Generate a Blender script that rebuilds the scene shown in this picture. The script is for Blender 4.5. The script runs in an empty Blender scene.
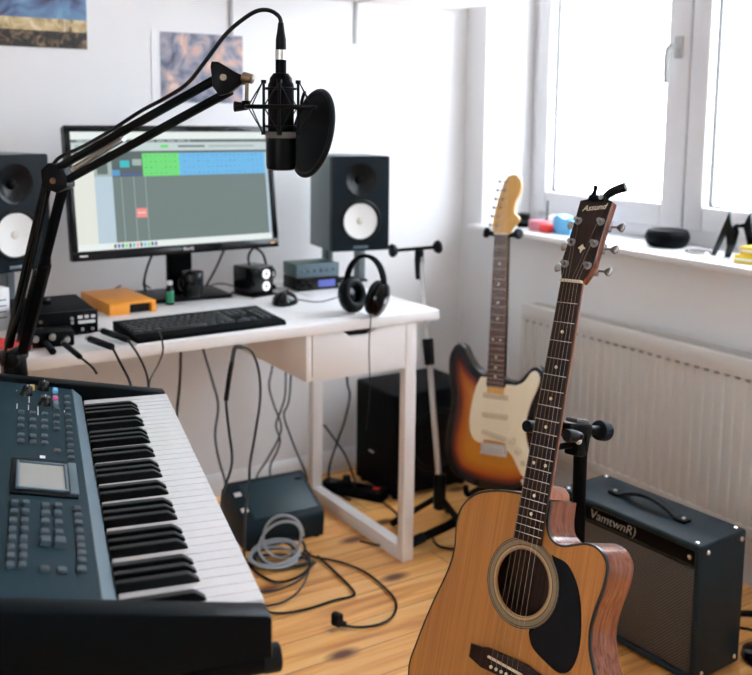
import bpy, bmesh, math, random
from mathutils import Vector, Matrix
random.seed(4)
SC = bpy.context.scene
COL = SC.collection
V = Vector
PI = math.pi

# ------------------------------------------------------------------ materials
def mat(name, col, rough=0.5, metal=0.0, spec=0.5, bump=0.0, bscale=200.0, coat=0.0, var=0.0, vscale=8.0, emit=None, estr=0.0, sheen=0.0):
    m = bpy.data.materials.new(name); m.use_nodes = True
    nt = m.node_tree; b = nt.nodes['Principled BSDF']
    b.inputs['Base Color'].default_value = (*col, 1)
    b.inputs['Roughness'].default_value = rough
    b.inputs['Metallic'].default_value = metal
    b.inputs['Specular IOR Level'].default_value = spec
    b.inputs['Coat Weight'].default_value = coat
    b.inputs['Coat Roughness'].default_value = 0.08
    if sheen: b.inputs['Sheen Weight'].default_value = sheen
    if emit:
        b.inputs['Emission Color'].default_value = (*emit, 1); b.inputs['Emission Strength'].default_value = estr
    tc = nt.nodes.new('ShaderNodeTexCoord')
    if var or bump:
        n = nt.nodes.new('ShaderNodeTexNoise'); n.inputs['Scale'].default_value = vscale if var else bscale
        n.inputs['Detail'].default_value = 4
        nt.links.new(tc.outputs['Object'], n.inputs['Vector'])
        if var:
            mx = nt.nodes.new('ShaderNodeMix'); mx.data_type = 'RGBA'
            mx.inputs[6].default_value = (*[max(0, c * (1 - var)) for c in col], 1)
            mx.inputs[7].default_value = (*[min(1, c * (1 + var)) for c in col], 1)
            nt.links.new(n.outputs['Fac'], mx.inputs[0]); nt.links.new(mx.outputs[2], b.inputs['Base Color'])
        if bump:
            n2 = nt.nodes.new('ShaderNodeTexNoise'); n2.inputs['Scale'].default_value = bscale; n2.inputs['Detail'].default_value = 3
            nt.links.new(tc.outputs['Object'], n2.inputs['Vector'])
            bp = nt.nodes.new('ShaderNodeBump'); bp.inputs['Strength'].default_value = bump; bp.inputs['Distance'].default_value = 0.002
            nt.links.new(n2.outputs['Fac'], bp.inputs['Height']); nt.links.new(bp.outputs['Normal'], b.inputs['Normal'])
    return m

def wood(name, c1, c2, axis=1, scale=30.0, stretch=0.04, rough=0.4, coat=0.0, spec=0.4):
    m = bpy.data.materials.new(name); m.use_nodes = True
    nt = m.node_tree; b = nt.nodes['Principled BSDF']; b.inputs['Roughness'].default_value = rough
    b.inputs['Specular IOR Level'].default_value = spec
    b.inputs['Coat Weight'].default_value = coat; b.inputs['Coat Roughness'].default_value = 0.1
    tc = nt.nodes.new('ShaderNodeTexCoord'); mp = nt.nodes.new('ShaderNodeMapping')
    s = [scale] * 3; s[axis] = scale * stretch; mp.inputs['Scale'].default_value = s
    nt.links.new(tc.outputs['Object'], mp.inputs['Vector'])
    n = nt.nodes.new('ShaderNodeTexNoise'); n.inputs['Scale'].default_value = 3.0; n.inputs['Detail'].default_value = 6; n.inputs['Distortion'].default_value = 0.4
    nt.links.new(mp.outputs['Vector'], n.inputs['Vector'])
    r = nt.nodes.new('ShaderNodeValToRGB')
    r.color_ramp.elements[0].position = 0.32; r.color_ramp.elements[0].color = (*c1, 1)
    r.color_ramp.elements[1].position = 0.68; r.color_ramp.elements[1].color = (*c2, 1)
    nt.links.new(n.outputs['Fac'], r.inputs['Fac']); nt.links.new(r.outputs['Color'], b.inputs['Base Color'])
    return m

def floor_material():
    m = bpy.data.materials.new('pine_floorboards'); m.use_nodes = True
    nt = m.node_tree; L = nt.links; N = nt.nodes; b = N['Principled BSDF']
    tc = N.new('ShaderNodeTexCoord')
    # boards run along X
    br = N.new('ShaderNodeTexBrick'); br.offset = 0.37; br.inputs['Scale'].default_value = 1.0
    br.inputs['Brick Width'].default_value = 2.6; br.inputs['Row Height'].default_value = 0.118
    br.inputs['Mortar Size'].default_value = 0.0012; br.inputs['Mortar Smooth'].default_value = 0.3
    br.inputs['Bias'].default_value = 0.0
    br.inputs['Color1'].default_value = (0.0, 0.0, 0.0, 1); br.inputs['Color2'].default_value = (1, 1, 1, 1)
    br.inputs['Mortar'].default_value = (0.5, 0.5, 0.5, 1)
    L.new(tc.outputs['Object'], br.inputs['Vector'])
    mp = N.new('ShaderNodeMapping'); mp.inputs['Scale'].default_value = (1.2, 16, 1)
    L.new(tc.outputs['Object'], mp.inputs['Vector'])
    addv = N.new('ShaderNodeVectorMath'); addv.operation = 'ADD'
    sc = N.new('ShaderNodeVectorMath'); sc.operation = 'SCALE'; sc.inputs['Scale'].default_value = 7.0
    L.new(br.outputs['Color'], sc.inputs[0]); L.new(mp.outputs['Vector'], addv.inputs[0]); L.new(sc.outputs[0], addv.inputs[1])
    n = N.new('ShaderNodeTexNoise'); n.inputs['Scale'].default_value = 1.6; n.inputs['Detail'].default_value = 6; n.inputs['Distortion'].default_value = 0.9
    L.new(addv.outputs[0], n.inputs['Vector'])
    r = N.new('ShaderNodeValToRGB'); cr = r.color_ramp
    cr.elements[0].position = 0.28; cr.elements[0].color = (0.58, 0.235, 0.055, 1)
    cr.elements[1].position = 0.72; cr.elements[1].color = (0.97, 0.62, 0.255, 1)
    e = cr.elements.new(0.5); e.color = (0.90, 0.455, 0.138, 1)
    L.new(n.outputs['Fac'], r.inputs['Fac'])
    # board to board tone
    mx = N.new('ShaderNodeMix'); mx.data_type = 'RGBA'; mx.blend_type = 'MULTIPLY'; mx.inputs[0].default_value = 1.0
    tone = N.new('ShaderNodeValToRGB'); tone.color_ramp.elements[0].color = (0.82, 0.78, 0.72, 1); tone.color_ramp.elements[1].color = (1.05, 1.03, 1.0, 1)
    L.new(br.outputs['Color'], tone.inputs['Fac']); L.new(r.outputs['Color'], mx.inputs[6]); L.new(tone.outputs['Color'], mx.inputs[7])
    # knots
    mp2 = N.new('ShaderNodeMapping'); mp2.inputs['Scale'].default_value = (2.6, 5.2, 1); mp2.inputs['Location'].default_value = (0.35, 0.2, 0)
    L.new(tc.outputs['Object'], mp2.inputs['Vector'])
    vo = N.new('ShaderNodeTexVoronoi'); vo.voronoi_dimensions = '2D'; vo.inputs['Scale'].default_value = 1.0; vo.inputs['Randomness'].default_value = 0.9
    L.new(mp2.outputs['Vector'], vo.inputs['Vector'])
    kr = N.new('ShaderNodeValToRGB'); kr.color_ramp.elements[0].position = 0.05; kr.color_ramp.elements[0].color = (1, 1, 1, 1)
    kr.color_ramp.elements[1].position = 0.15; kr.color_ramp.elements[1].color = (0, 0, 0, 1)
    L.new(vo.outputs['Distance'], kr.inputs['Fac'])
    mk = N.new('ShaderNodeMix'); mk.data_type = 'RGBA'; L.new(kr.outputs['Color'], mk.inputs[0])
    L.new(mx.outputs[2], mk.inputs[6]); mk.inputs[7].default_value = (0.13, 0.035, 0.012, 1)
    # seams
    ms = N.new('ShaderNodeMix'); ms.data_type = 'RGBA'; L.new(br.outputs['Fac'], ms.inputs[0])
    L.new(mk.outputs[2], ms.inputs[6]); ms.inputs[7].default_value = (0.10, 0.035, 0.012, 1)
    L.new(ms.outputs[2], b.inputs['Base Color'])
    b.inputs['Roughness'].default_value = 0.33
    b.inputs['Coat Weight'].default_value = 0.15; b.inputs['Coat Roughness'].default_value = 0.25
    return m

def glass_material():
    m = bpy.data.materials.new('window_glass'); m.use_nodes = True
    nt = m.node_tree; N = nt.nodes; N.remove(N['Principled BSDF'])
    tr = N.new('ShaderNodeBsdfTransparent'); gl = N.new('ShaderNodeBsdfGlossy'); gl.inputs['Roughness'].default_value = 0.02
    mx = N.new('ShaderNodeMixShader'); mx.inputs[0].default_value = 0.05; nt.links.new(tr.outputs[0], mx.inputs[1]); nt.links.new(gl.outputs[0], mx.inputs[2])
    nt.links.new(mx.outputs[0], N['Material Output'].inputs['Surface'])
    return m

def poster_material(name, cols, scale, seed):
    m = bpy.data.materials.new(name); m.use_nodes = True
    nt = m.node_tree; N = nt.nodes; b = N['Principled BSDF']; b.inputs['Roughness'].default_value = 0.45
    tc = N.new('ShaderNodeTexCoord'); mp = N.new('ShaderNodeMapping'); mp.inputs['Location'].default_value = (seed, seed * 1.7, seed * 0.3)
    nt.links.new(tc.outputs['Object'], mp.inputs['Vector'])
    n = N.new('ShaderNodeTexNoise'); n.inputs['Scale'].default_value = scale; n.inputs['Detail'].default_value = 3; n.inputs['Distortion'].default_value = 0.8
    nt.links.new(mp.outputs['Vector'], n.inputs['Vector'])
    r = N.new('ShaderNodeValToRGB'); cr = r.color_ramp
    cr.elements[0].position = 0.28; cr.elements[0].color = (*cols[0], 1); cr.elements[1].position = 0.74; cr.elements[1].color = (*cols[-1], 1)
    for i, c in enumerate(cols[1:-1]):
        e = cr.elements.new(0.28 + 0.46 * (i + 1) / (len(cols) - 1)); e.color = (*c, 1)
    nt.links.new(n.outputs['Fac'], r.inputs['Fac']); nt.links.new(r.outputs['Color'], b.inputs['Base Color'])
    return m

def attr_material(name, attr, stops, rough=0.25, coat=0.12):
    m = bpy.data.materials.new(name); m.use_nodes = True
    nt = m.node_tree; N = nt.nodes; b = N['Principled BSDF']; b.inputs['Roughness'].default_value = rough; b.inputs['Coat Weight'].default_value = coat
    b.inputs['Coat Roughness'].default_value = 0.05
    a = N.new('ShaderNodeAttribute'); a.attribute_name = attr
    b.inputs['Specular IOR Level'].default_value = 0.3
    r = N.new('ShaderNodeValToRGB'); cr = r.color_ramp
    cr.elements[0].position = stops[0][0]; cr.elements[0].color = (*stops[0][1], 1)
    cr.elements[1].position = stops[-1][0]; cr.elements[1].color = (*stops[-1][1], 1)
    for p, c in stops[1:-1]:
        e = cr.elements.new(p); e.color = (*c, 1)
    nt.links.new(a.outputs['Fac'], r.inputs['Fac']); nt.links.new(r.outputs['Color'], b.inputs['Base Color'])
    return m

def grille_material(name, c1, c2, scale):
    m = bpy.data.materials.new(name); m.use_nodes = True
    nt = m.node_tree; N = nt.nodes; b = N['Principled BSDF']; b.inputs['Roughness'].default_value = 0.8
    tc = N.new('ShaderNodeTexCoord')
    ck = N.new('ShaderNodeTexChecker'); ck.inputs['Scale'].default_value = scale
    ck.inputs['Color1'].default_value = (*c1, 1); ck.inputs['Color2'].default_value = (*c2, 1)
    nt.links.new(tc.outputs['Object'], ck.inputs['Vector']); nt.links.new(ck.outputs['Color'], b.inputs['Base Color'])
    return m

M = {}
M['wall'] = mat('painted_wall', (0.80, 0.795, 0.79), 0.9, bump=0.15, bscale=60, spec=0.2)
M['wall_far'] = mat('grey_blue_wall_paint', (0.74, 0.77, 0.80), 0.9, bump=0.15, bscale=60, spec=0.2)  # pale tone of the unseen walls, set to bounce fill light
M['ceiling'] = mat('ceiling_paint', (0.8, 0.8, 0.8), 0.9, bump=0.1, bscale=60)
M['trim'] = mat('white_gloss_trim', (0.78, 0.775, 0.765), 0.4, bump=0.05, bscale=40)
M['frame'] = mat('white_window_plastic', (0.66, 0.645, 0.65), 0.35, bump=0.02, bscale=30)
M['keycap'] = mat('charcoal_keycap', (0.010, 0.013, 0.015), 0.38, bump=0.05, bscale=400, spec=0.4)
M['handle'] = mat('grey_handle_lacquer', (0.36, 0.36, 0.35), 0.35, bump=0.02)
M['gasket'] = mat('grey_rubber_gasket', (0.10, 0.10, 0.095), 0.6, bump=0.05)
M['radiator'] = mat('cream_radiator_enamel', (0.66, 0.63, 0.585), 0.4, bump=0.03, bscale=40)
M['slot'] = mat('radiator_recess', (0.34, 0.31, 0.28), 0.7, bump=0.05)  # darker enamel copy, shade of the groove heads put into the colour
M['floor'] = floor_material()
M['glass'] = glass_material()
M['desk'] = mat('white_desk_laminate', (0.83, 0.815, 0.805), 0.35, bump=0.03, bscale=80)
M['black'] = mat('black_plastic', (0.0018, 0.0025, 0.003), 0.36, bump=0.08, bscale=400, spec=0.10)
M['gloss'] = mat('gloss_black', (0.0018, 0.0025, 0.003), 0.15, spec=0.3, bump=0.01)
M['matte'] = mat('matte_black', (0.0018, 0.0024, 0.003), 0.55, bump=0.1, bscale=300, spec=0.06)
M['rubber'] = mat('black_rubber', (0.0025, 0.0038, 0.005), 0.55, bump=0.1, bscale=300, spec=0.18)
M['hole'] = mat('dark_inside', (0.006, 0.006, 0.006), 0.9, bump=0.05)  # near-black painted where openings would only be in shade
M['steel'] = mat('brushed_steel', (0.55, 0.55, 0.54), 0.28, metal=1.0, bump=0.03, bscale=300)
M['chrome'] = mat('chrome', (0.75, 0.75, 0.74), 0.12, metal=1.0, bump=0.01)
M['brass'] = mat('aged_brass', (0.25, 0.195, 0.135), 0.42, metal=1.0, bump=0.04)
M['dark_nickel'] = mat('dark_nickel', (0.30, 0.29, 0.28), 0.3, metal=1.0, bump=0.02)
M['nickel'] = mat('satin_nickel', (0.62, 0.60, 0.56), 0.25, metal=1.0, bump=0.02)
M['synth'] = mat('slate_blue_synth_shell', (0.008, 0.027, 0.038), 0.45, bump=0.08, bscale=500, spec=0.08)
M['synth_edge'] = mat('slate_grey_trim', (0.10, 0.15, 0.18), 0.4, bump=0.05, bscale=400)
M['synth_dark'] = mat('dark_synth_body', (0.0012, 0.003, 0.0045), 0.36, spec=0.06, bump=0.08, bscale=400)
M['synth_button'] = mat('grey_button_plastic', (0.045, 0.068, 0.082), 0.42, bump=0.05, bscale=400)
M['lcd'] = mat('grey_lcd_glass', (0.34, 0.33, 0.31), 0.12, spec=0.6, var=0.06, vscale=14)
M['ivory'] = mat('white_key_plastic', (0.82, 0.815, 0.82), 0.22, bump=0.01)
M['keyside'] = mat('cream_key_side', (0.50, 0.47, 0.42), 0.5, bump=0.03)
M['blackkey'] = mat('black_key_plastic', (0.0018, 0.0022, 0.003), 0.32, bump=0.05, bscale=300, spec=0.2)
M['pink'] = mat('pink_button', (0.55, 0.10, 0.28), 0.4, bump=0.03)
M['gold'] = mat('gold_plastic', (0.65, 0.42, 0.12), 0.35, bump=0.03)  # gold tone for one small block on the synth panel
M['label'] = mat('white_print', (0.75, 0.75, 0.75), 0.5, bump=0.02)
M['logo_grey'] = mat('worn_silver_print', (0.42, 0.41, 0.39), 0.5, bump=0.03)
M['labelgold'] = mat('pearl_inlay', (0.80, 0.70, 0.50), 0.3, bump=0.02)
M['spk_grey'] = mat('graphite_speaker_paint', (0.004, 0.009, 0.013), 0.42, bump=0.05, bscale=300, spec=0.14)
M['spk_side'] = mat('grey_speaker_wrap', (0.15, 0.19, 0.20), 0.5, bump=0.05, bscale=300)
M['cone'] = mat('white_paper_cone', (0.80, 0.785, 0.75), 0.6, bump=0.08, bscale=200)
M['conecap'] = mat('cream_dust_cap', (0.66, 0.62, 0.54), 0.5, bump=0.05)
M['waveguide'] = mat('satin_black_waveguide', (0.0025, 0.004, 0.005), 0.30, spec=0.2, bump=0.03)
M['orange'] = mat('orange_lacquer', (0.90, 0.35, 0.045), 0.4, spec=0.25, var=0.06, vscale=20)
M['red'] = mat('red_plastic', (0.75, 0.045, 0.04), 0.4, bump=0.03)
M['paper'] = mat('white_card', (0.80, 0.80, 0.80), 0.6, var=0.04, vscale=30)
M['blue'] = mat('sky_blue_plastic', (0.13, 0.45, 0.78), 0.4, bump=0.03)
M['pinkish'] = mat('rose_plastic', (0.60, 0.20, 0.25), 0.45, bump=0.03)
M['yellow'] = mat('yellow_card', (0.85, 0.60, 0.04), 0.45, var=0.04, vscale=30)
M['green'] = mat('green_glass_like_plastic', (0.02, 0.24, 0.12), 0.15, bump=0.02)
M['teal'] = mat('dark_teal_metal', (0.04, 0.10, 0.09), 0.4, bump=0.04)
M['bluelcd'] = mat('blue_backlit_display', (0.05, 0.06, 0.25), 0.3, emit=(0.10, 0.14, 0.40), estr=0.5, bump=0.01)
M['led'] = mat('lit_white_ring', (0.8, 0.8, 0.8), 0.4, emit=(1, 1, 1), estr=0.7, bump=0.01)  # emission gives the white rings and round face their own glow
M['cable'] = mat('black_cable', (0.0025, 0.0035, 0.0045), 0.45, bump=0.05, bscale=300, spec=0.2)
M['cable_blue'] = mat('blue_grey_cable', (0.016, 0.026, 0.036), 0.45, bump=0.05, bscale=300)
M['cable_silver'] = mat('silver_grey_cable', (0.36, 0.40, 0.43), 0.35, bump=0.05, bscale=300)
M['tolex'] = mat('black_vinyl_tolex', (0.009, 0.020, 0.027), 0.42, bump=0.06, bscale=350, spec=0.16)
M['grille'] = grille_material('grey_woven_grille_cloth', (0.125, 0.110, 0.094), (0.030, 0.027, 0.024), 240)
M['darkgrille'] = mat('dark_steel_grille', (0.008, 0.036, 0.050), 0.45, bump=0.1, bscale=500)
M['spruce'] = wood('honey_spruce_top', (0.40, 0.15, 0.026), (0.52, 0.215, 0.042), 1, 60, 0.02, 0.3, 0.35)
M['inside'] = wood('raw_dark_inside_wood', (0.045, 0.020, 0.012), (0.075, 0.035, 0.020), 1, 50, 0.05, 0.8)  # wood darkened so its colour carries the shade inside the soundhole
M['mahog'] = wood('red_mahogany', (0.12, 0.028, 0.012), (0.27, 0.085, 0.040), 1, 50, 0.05, 0.25, 0.5)
M['neckwood'] = wood('brown_neck_mahogany', (0.30, 0.11, 0.06), (0.42, 0.17, 0.10), 1, 60, 0.04, 0.35, 0.2)
M['rosewood'] = wood('dark_rosewood', (0.012, 0.007, 0.006), (0.036, 0.018, 0.013), 1, 60, 0.04, 0.45, 0.0, 0.2)
M['rosewood2'] = wood('brown_rosewood', (0.060, 0.023, 0.015), (0.105, 0.043, 0.027), 1, 60, 0.04, 0.5, 0.0, 0.15)
M['maple'] = wood('golden_maple', (0.72, 0.40, 0.11), (0.80, 0.48, 0.15), 1, 30, 0.05, 0.35, 0.1)
M['bone'] = mat('bone_white', (0.72, 0.62, 0.45), 0.4, bump=0.02)
M['binding'] = mat('black_binding', (0.012, 0.010, 0.009), 0.3, bump=0.02)
M['tort'] = mat('black_pickguard', (0.004, 0.004, 0.005), 0.10, spec=0.16, bump=0.01)
M['creamguard'] = mat('cream_pickguard', (0.90, 0.83, 0.62), 0.35, coat=0.05, bump=0.01)
M['creamplastic'] = mat('cream_plastic', (0.66, 0.58, 0.40), 0.35, bump=0.02)
M['ring1'] = mat('rosette_light', (0.50, 0.33, 0.15), 0.35, bump=0.02)
M['ring2'] = mat('rosette_grey', (0.25, 0.19, 0.11), 0.35, bump=0.02)
M['burst'] = attr_material('sunburst_lacquer', 'burst', [(0.0, (0.008, 0.007, 0.007)), (0.30, (0.012, 0.006, 0.005)), (0.46, (0.16, 0.014, 0.004)), (0.66, (0.44, 0.10, 0.006)), (1.0, (0.56, 0.205, 0.012))])
M['postA'] = poster_material('dark_film_poster_print', [(0.03, 0.02, 0.03), (0.10, 0.15, 0.28), (0.15, 0.31, 0.48), (0.58, 0.33, 0.26), (0.80, 0.60, 0.25)], 8, 6.1)
M['postB'] = poster_material('faded_photo_print', [(0.05, 0.045, 0.06), (0.15, 0.16, 0.22), (0.30, 0.29, 0.34), (0.62, 0.38, 0.30), (0.66, 0.58, 0.54)], 16, 8.1)
M['postgold'] = poster_material('gold_title_band', [(0.05, 0.04, 0.03), (0.45, 0.33, 0.16), (0.62, 0.50, 0.28), (0.75, 0.68, 0.50)], 30, 1.2)
M['postblack'] = poster_material('black_credit_band', [(0.010, 0.008, 0.008), (0.03, 0.025, 0.02), (0.30, 0.20, 0.11)], 40, 5.2)
M['facade'] = mat('pale_plaster_facade', (0.80, 0.68, 0.62), 0.9, var=0.05, vscale=2)
M['shelf'] = mat('pale_shelf_board', (0.72, 0.66, 0.63), 0.5, bump=0.03)

def screen(name, col, s=1.0):
    return mat('screen_' + name, (0.01, 0.01, 0.01), 0.4, emit=col, estr=s, bump=0.01, spec=0.1)

# ------------------------------------------------------------------ mesh builder
def catmull(pts, n=8, closed=False):
    P = [V(p) for p in pts]
    if len(P) < 3: return P
    out = []
    m = len(P)
    rng = range(m) if closed else range(m - 1)
    for i in rng:
        if closed:
            a, b, c, d = P[i - 1], P[i], P[(i + 1) % m], P[(i + 2) % m]
        else:
            b, c = P[i], P[i + 1]
            a = P[i - 1] if i > 0 else b + (b - c)
            d = P[i + 2] if i + 2 < m else c + (c - b)
        for k in range(n):
            t = k / n
            out.append(0.5 * ((2 * b) + (c - a) * t + (2 * a - 5 * b + 4 * c - d) * t * t + (3 * b - a - 3 * c + d) * t ** 3))
    if not closed: out.append(P[-1])
    return out

def frame_z(d):
    d = V(d).normalized()
    h = V((0, 0, 1)) if abs(d.z) < 0.95 else V((0, 1, 0))
    x = h.cross(d).normalized(); y = d.cross(x)
    return Matrix((x, y, d)).transposed().to_4x4()

class MB:
    def __init__(s):
        s.bm = bmesh.new(); s.mi = 0
        s.lay = None
    def add(s, tmp, X=None):
        mp = {}
        for v in tmp.verts: mp[v] = s.bm.verts.new(X @ v.co if X else v.co)
        flip = X is not None and X.to_3x3().determinant() < 0
        for f in tmp.faces:
            vs = [mp[v] for v in f.verts]
            if flip: vs.reverse()
            try:
                nf = s.bm.faces.new(vs); nf.material_index = s.mi
            except ValueError: pass
        tmp.free(); return s
    def box(s, c, size, bev=0.0, X=None, seg=2, rot=None):
        t = bmesh.new()
        bmesh.ops.create_cube(t, size=1.0)
        bmesh.ops.scale(t, vec=size, verts=t.verts)
        if bev > 0:
            bmesh.ops.bevel(t, geom=list(t.edges), offset=min(bev, min(size) * 0.49), segments=seg, affect='EDGES', profile=0.5)
        Y = Matrix.Translation(c)
        if rot is not None: Y = Y @ rot
        if X is not None: Y = X @ Y
        return s.add(t, Y)
    def bar(s, p0, p1, w, h, bev=0.0, X=None):
        p0, p1 = V(p0), V(p1); d = p1 - p0
        return s.box((0, 0, 0), (w, h, d.length), bev, (X @ Matrix.Translation((p0 + p1) / 2) if X else Matrix.Translation((p0 + p1) / 2)) @ frame_z(d))
    def cyl(s, p0, p1, r0, r1=None, seg=24, bev=0.0, X=None):
        r1 = r0 if r1 is None else r1
        p0, p1 = V(p0), V(p1); L = (p1 - p0).length
        if bev > 0:
            prof = [(0, 0), (r0 - bev, 0), (r0 - bev * 0.3, bev * 0.3), (r0, bev), (r1, L - bev), (r1 - bev * 0.3, L - bev * 0.3), (r1 - bev, L), (0, L)]
        else:
            prof = [(0, 0), (r0, 0), (r1, L), (0, L)]
        Y = Matrix.Translation(p0) @ frame_z(p1 - p0)
        return s.lathe(prof, seg, X @ Y if X else Y)
    def lathe(s, prof, seg=32, X=None):
        t = bmesh.new(); rings = []
        for r, z in prof:
            if r <= 1e-7: rings.append([t.verts.new((0, 0, z))])
            else: rings.append([t.verts.new((r * math.cos(2 * PI * k / seg), r * math.sin(2 * PI * k / seg), z)) for k in range(seg)])
        for A, B in zip(rings, rings[1:]):
            if len(A) == 1 and len(B) == 1: continue
            for k in range(seg):
                k2 = (k + 1) % seg
                if len(A) == 1: t.faces.new((A[0], B[k2], B[k]))
                elif len(B) == 1: t.faces.new((A[k], A[k2], B[0]))
                else: t.faces.new((A[k], A[k2], B[k2], B[k]))
        return s.add(t, X)
    def tube(s, pts, r, seg=8, closed=False, n=6, X=None, smooth=True):
        P = catmull(pts, n, closed) if smooth else [V(p) for p in pts]
        m = len(P)
        R = r if callable(r) else (lambda t: r)
        t = bmesh.new(); rings = []
        T = []
        for i in range(m):
            a = P[i - 1] if (i > 0 or closed) else P[i]
            b = P[(i + 1) % m] if (i < m - 1 or closed) else P[i]
            d = b - a
            T.append(d.normalized() if d.length > 1e-9 else V((0, 0, 1)))
        h = V((0, 0, 1)) if abs(T[0].z) < 0.9 else V((1, 0, 0))
        x = h.cross(T[0]).normalized()
        for i in range(m):
            x = (x - T[i] * x.dot(T[i])).normalized(); y = T[i].cross(x)
            rr = R(i / max(1, m - 1))
            rings.append([t.verts.new(P[i] + (x * math.cos(2 * PI * k / seg) + y * math.sin(2 * PI * k / seg)) * rr) for k in range(seg)])
        for i in range(m if closed else m - 1):
            A, B = rings[i], rings[(i + 1) % m]
            for k in range(seg):
                t.faces.new((A[k], A[(k + 1) % seg], B[(k + 1) % seg], B[k]))
        if not closed:
            t.faces.new(list(reversed(rings[0]))); t.faces.new(rings[-1])
        return s.add(t, X)
    def prism(s, poly, z0, z1, bev=0.0, X=None, seg=2):
        t = bmesh.new()
        lo = [t.verts.new((p[0], p[1], z0)) for p in poly]
        f = t.faces.new(lo)
        f.normal_update()
        if f.normal.z > 0: f.normal_flip()
        r = bmesh.ops.extrude_face_region(t, geom=[f])
        up = [v for v in r['geom'] if isinstance(v, bmesh.types.BMVert)]
        bmesh.ops.translate(t, vec=(0, 0, z1 - z0), verts=up)
        bmesh.ops.recalc_face_normals(t, faces=t.faces)
        if bev > 0:
            es = [e for e in t.edges if abs(e.verts[0].co.z - e.verts[1].co.z) < 1e-6]
            bmesh.ops.bevel(t, geom=es, offset=bev, segments=seg, affect='EDGES', profile=0.5)
        return s.add(t, X)
    def plate_hole(s, outer, inner, z, X=None, up=True):
        t = bmesh.new(); es = []
        for loop in (outer, inner):
            vs = [t.verts.new((p[0], p[1], z)) for p in loop]
            for i in range(len(vs)): es.append(t.edges.new((vs[i], vs[(i + 1) % len(vs)])))
        bmesh.ops.triangle_fill(t, use_beauty=True, use_dissolve=False, edges=es)
        for f in t.faces:
            f.normal_update()
            if (f.normal.z > 0) != up: f.normal_flip()
        return s.add(t, X)
    def wall(s, loop, z0, z1, X=None, closed=True, flip=False):
        t = bmesh.new()
        A = [t.verts.new((p[0], p[1], z0)) for p in loop]; B = [t.verts.new((p[0], p[1], z1)) for p in loop]
        for i in range(len(loop) if closed else len(loop) - 1):
            j = (i + 1) % len(loop)
            q = (A[i], A[j], B[j], B[i])
            t.faces.new(tuple(reversed(q)) if flip else q)
        return s.add(t, X)
    def sphere(s, c, r, X=None, seg=20, sc=(1, 1, 1)):
        t = bmesh.new(); bmesh.ops.create_uvsphere(t, u_segments=seg, v_segments=seg // 2, radius=r)
        Y = Matrix.Translation(c) @ Matrix.Diagonal((*sc, 1))
        return s.add(t, X @ Y if X else Y)
    def torus(s, c, R, r, axis=(0, 0, 1), seg=40, rs=10, X=None, sc=(1, 1)):
        F = Matrix.Translation(c) @ frame_z(axis)
        pts = [F @ V((R * sc[0] * math.cos(2 * PI * k / seg), R * sc[1] * math.sin(2 * PI * k / seg), 0)) for k in range(seg)]
        return s.tube(pts, r, rs, closed=True, X=X, smooth=False)
    def quad(s, pts, X=None):
        t = bmesh.new(); t.faces.new([t.verts.new(p) for p in pts]); return s.add(t, X)
    def build(s, name, mats, parent=None, X=None, sharp=38.0):
        me = bpy.data.meshes.new(name)
        bm = s.bm
        bm.normal_update()
        lim = math.radians(sharp)
        for e in bm.edges:
            if len(e.link_faces) == 2 and e.calc_face_angle(0.0) > lim: e.smooth = False
        for f in bm.faces: f.smooth = True
        bm.to_mesh(me); bm.free()
        if not isinstance(mats, (list, tuple)): mats = [mats]
        for m in mats: me.materials.append(m)
        o = bpy.data.objects.new(name, me); COL.objects.link(o)
        if parent is not None: o.parent = parent
        if X is not None: o.matrix_local = X
        return o

def tag(o, label=None, cat=None, group=None, kind=None):
    if label: o['label'] = label
    if cat: o['category'] = cat
    if group: o['group'] = group
    if kind: o['kind'] = kind
    return o

def thing(name, label, cat, X=None, group=None):
    o = bpy.data.objects.new(name, None); COL.objects.link(o)
    o.empty_display_size = 0.05
    if X is not None: o.matrix_world = X
    return tag(o, label, cat, group)

def centred(o):
    # move the origin of a single-mesh thing to the base of its geometry
    me = o.data
    xs = [v.co for v in me.vertices]
    c = V((sum(v.x for v in xs) / len(xs), sum(v.y for v in xs) / len(xs), min(v.z for v in xs)))
    me.transform(Matrix.Translation(-c)); o.location = c
    return o

def single(mb, name, mats, label, cat, group=None):
    return centred(tag(mb.build(name, mats), label, cat, group))

def text_mesh(body, size, extrude=0.0003, shear=0.0, align='CENTER', bold=0.0):
    cu = bpy.data.curves.new('lettering', 'FONT'); cu.body = body; cu.size = size; cu.extrude = extrude; cu.shear = shear
    cu.align_x = align; cu.align_y = 'CENTER'; cu.offset = bold
    o = bpy.data.objects.new('lettering', cu); COL.objects.link(o)
    dg = bpy.context.evaluated_depsgraph_get()
    me = bpy.data.meshes.new_from_object(o.evaluated_get(dg))
    bpy.data.objects.remove(o)
    return me

def lettering(name, body, size, material, parent, X, **k):
    me = text_mesh(body, size, **k); me.materials.clear(); me.materials.append(material)
    o = bpy.data.objects.new(name, me); COL.objects.link(o); o.parent = parent; o.matrix_local = X
    return o

def axes(o, x, y, z):
    X = Matrix.Identity(4)
    for i, a in enumerate((x, y, z)):
        a = V(a)
        for r in range(3): X[r][i] = a[r]
    for r in range(3): X[r][3] = o[r]
    return X

def struct(mb, name, mats, parent=None):
    o = mb.build(name, mats, parent)
    if parent is None: o['kind'] = 'structure'
    return o

def cable(name, pts, r, material, label, cat='cable', group=None, seg=8, n=6, plugs=()):
    # a cable is one tube; its plugs are parts
    mb = MB().tube(pts, r, seg, n=n)
    if not plugs:
        return single(mb, name, material, label, cat, group)
    t = thing(name, label, cat, Matrix.Translation(pts[0]), group)
    I = Matrix.Translation(-V(pts[0]))
    mb.build('cord', material, t, I)
    for p0, p1, rad in plugs:
        MB().cyl(p0, p1, rad, rad * 0.8, 16, 0.002).build('plug', M['rubber'], t, I)
    return t

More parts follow.
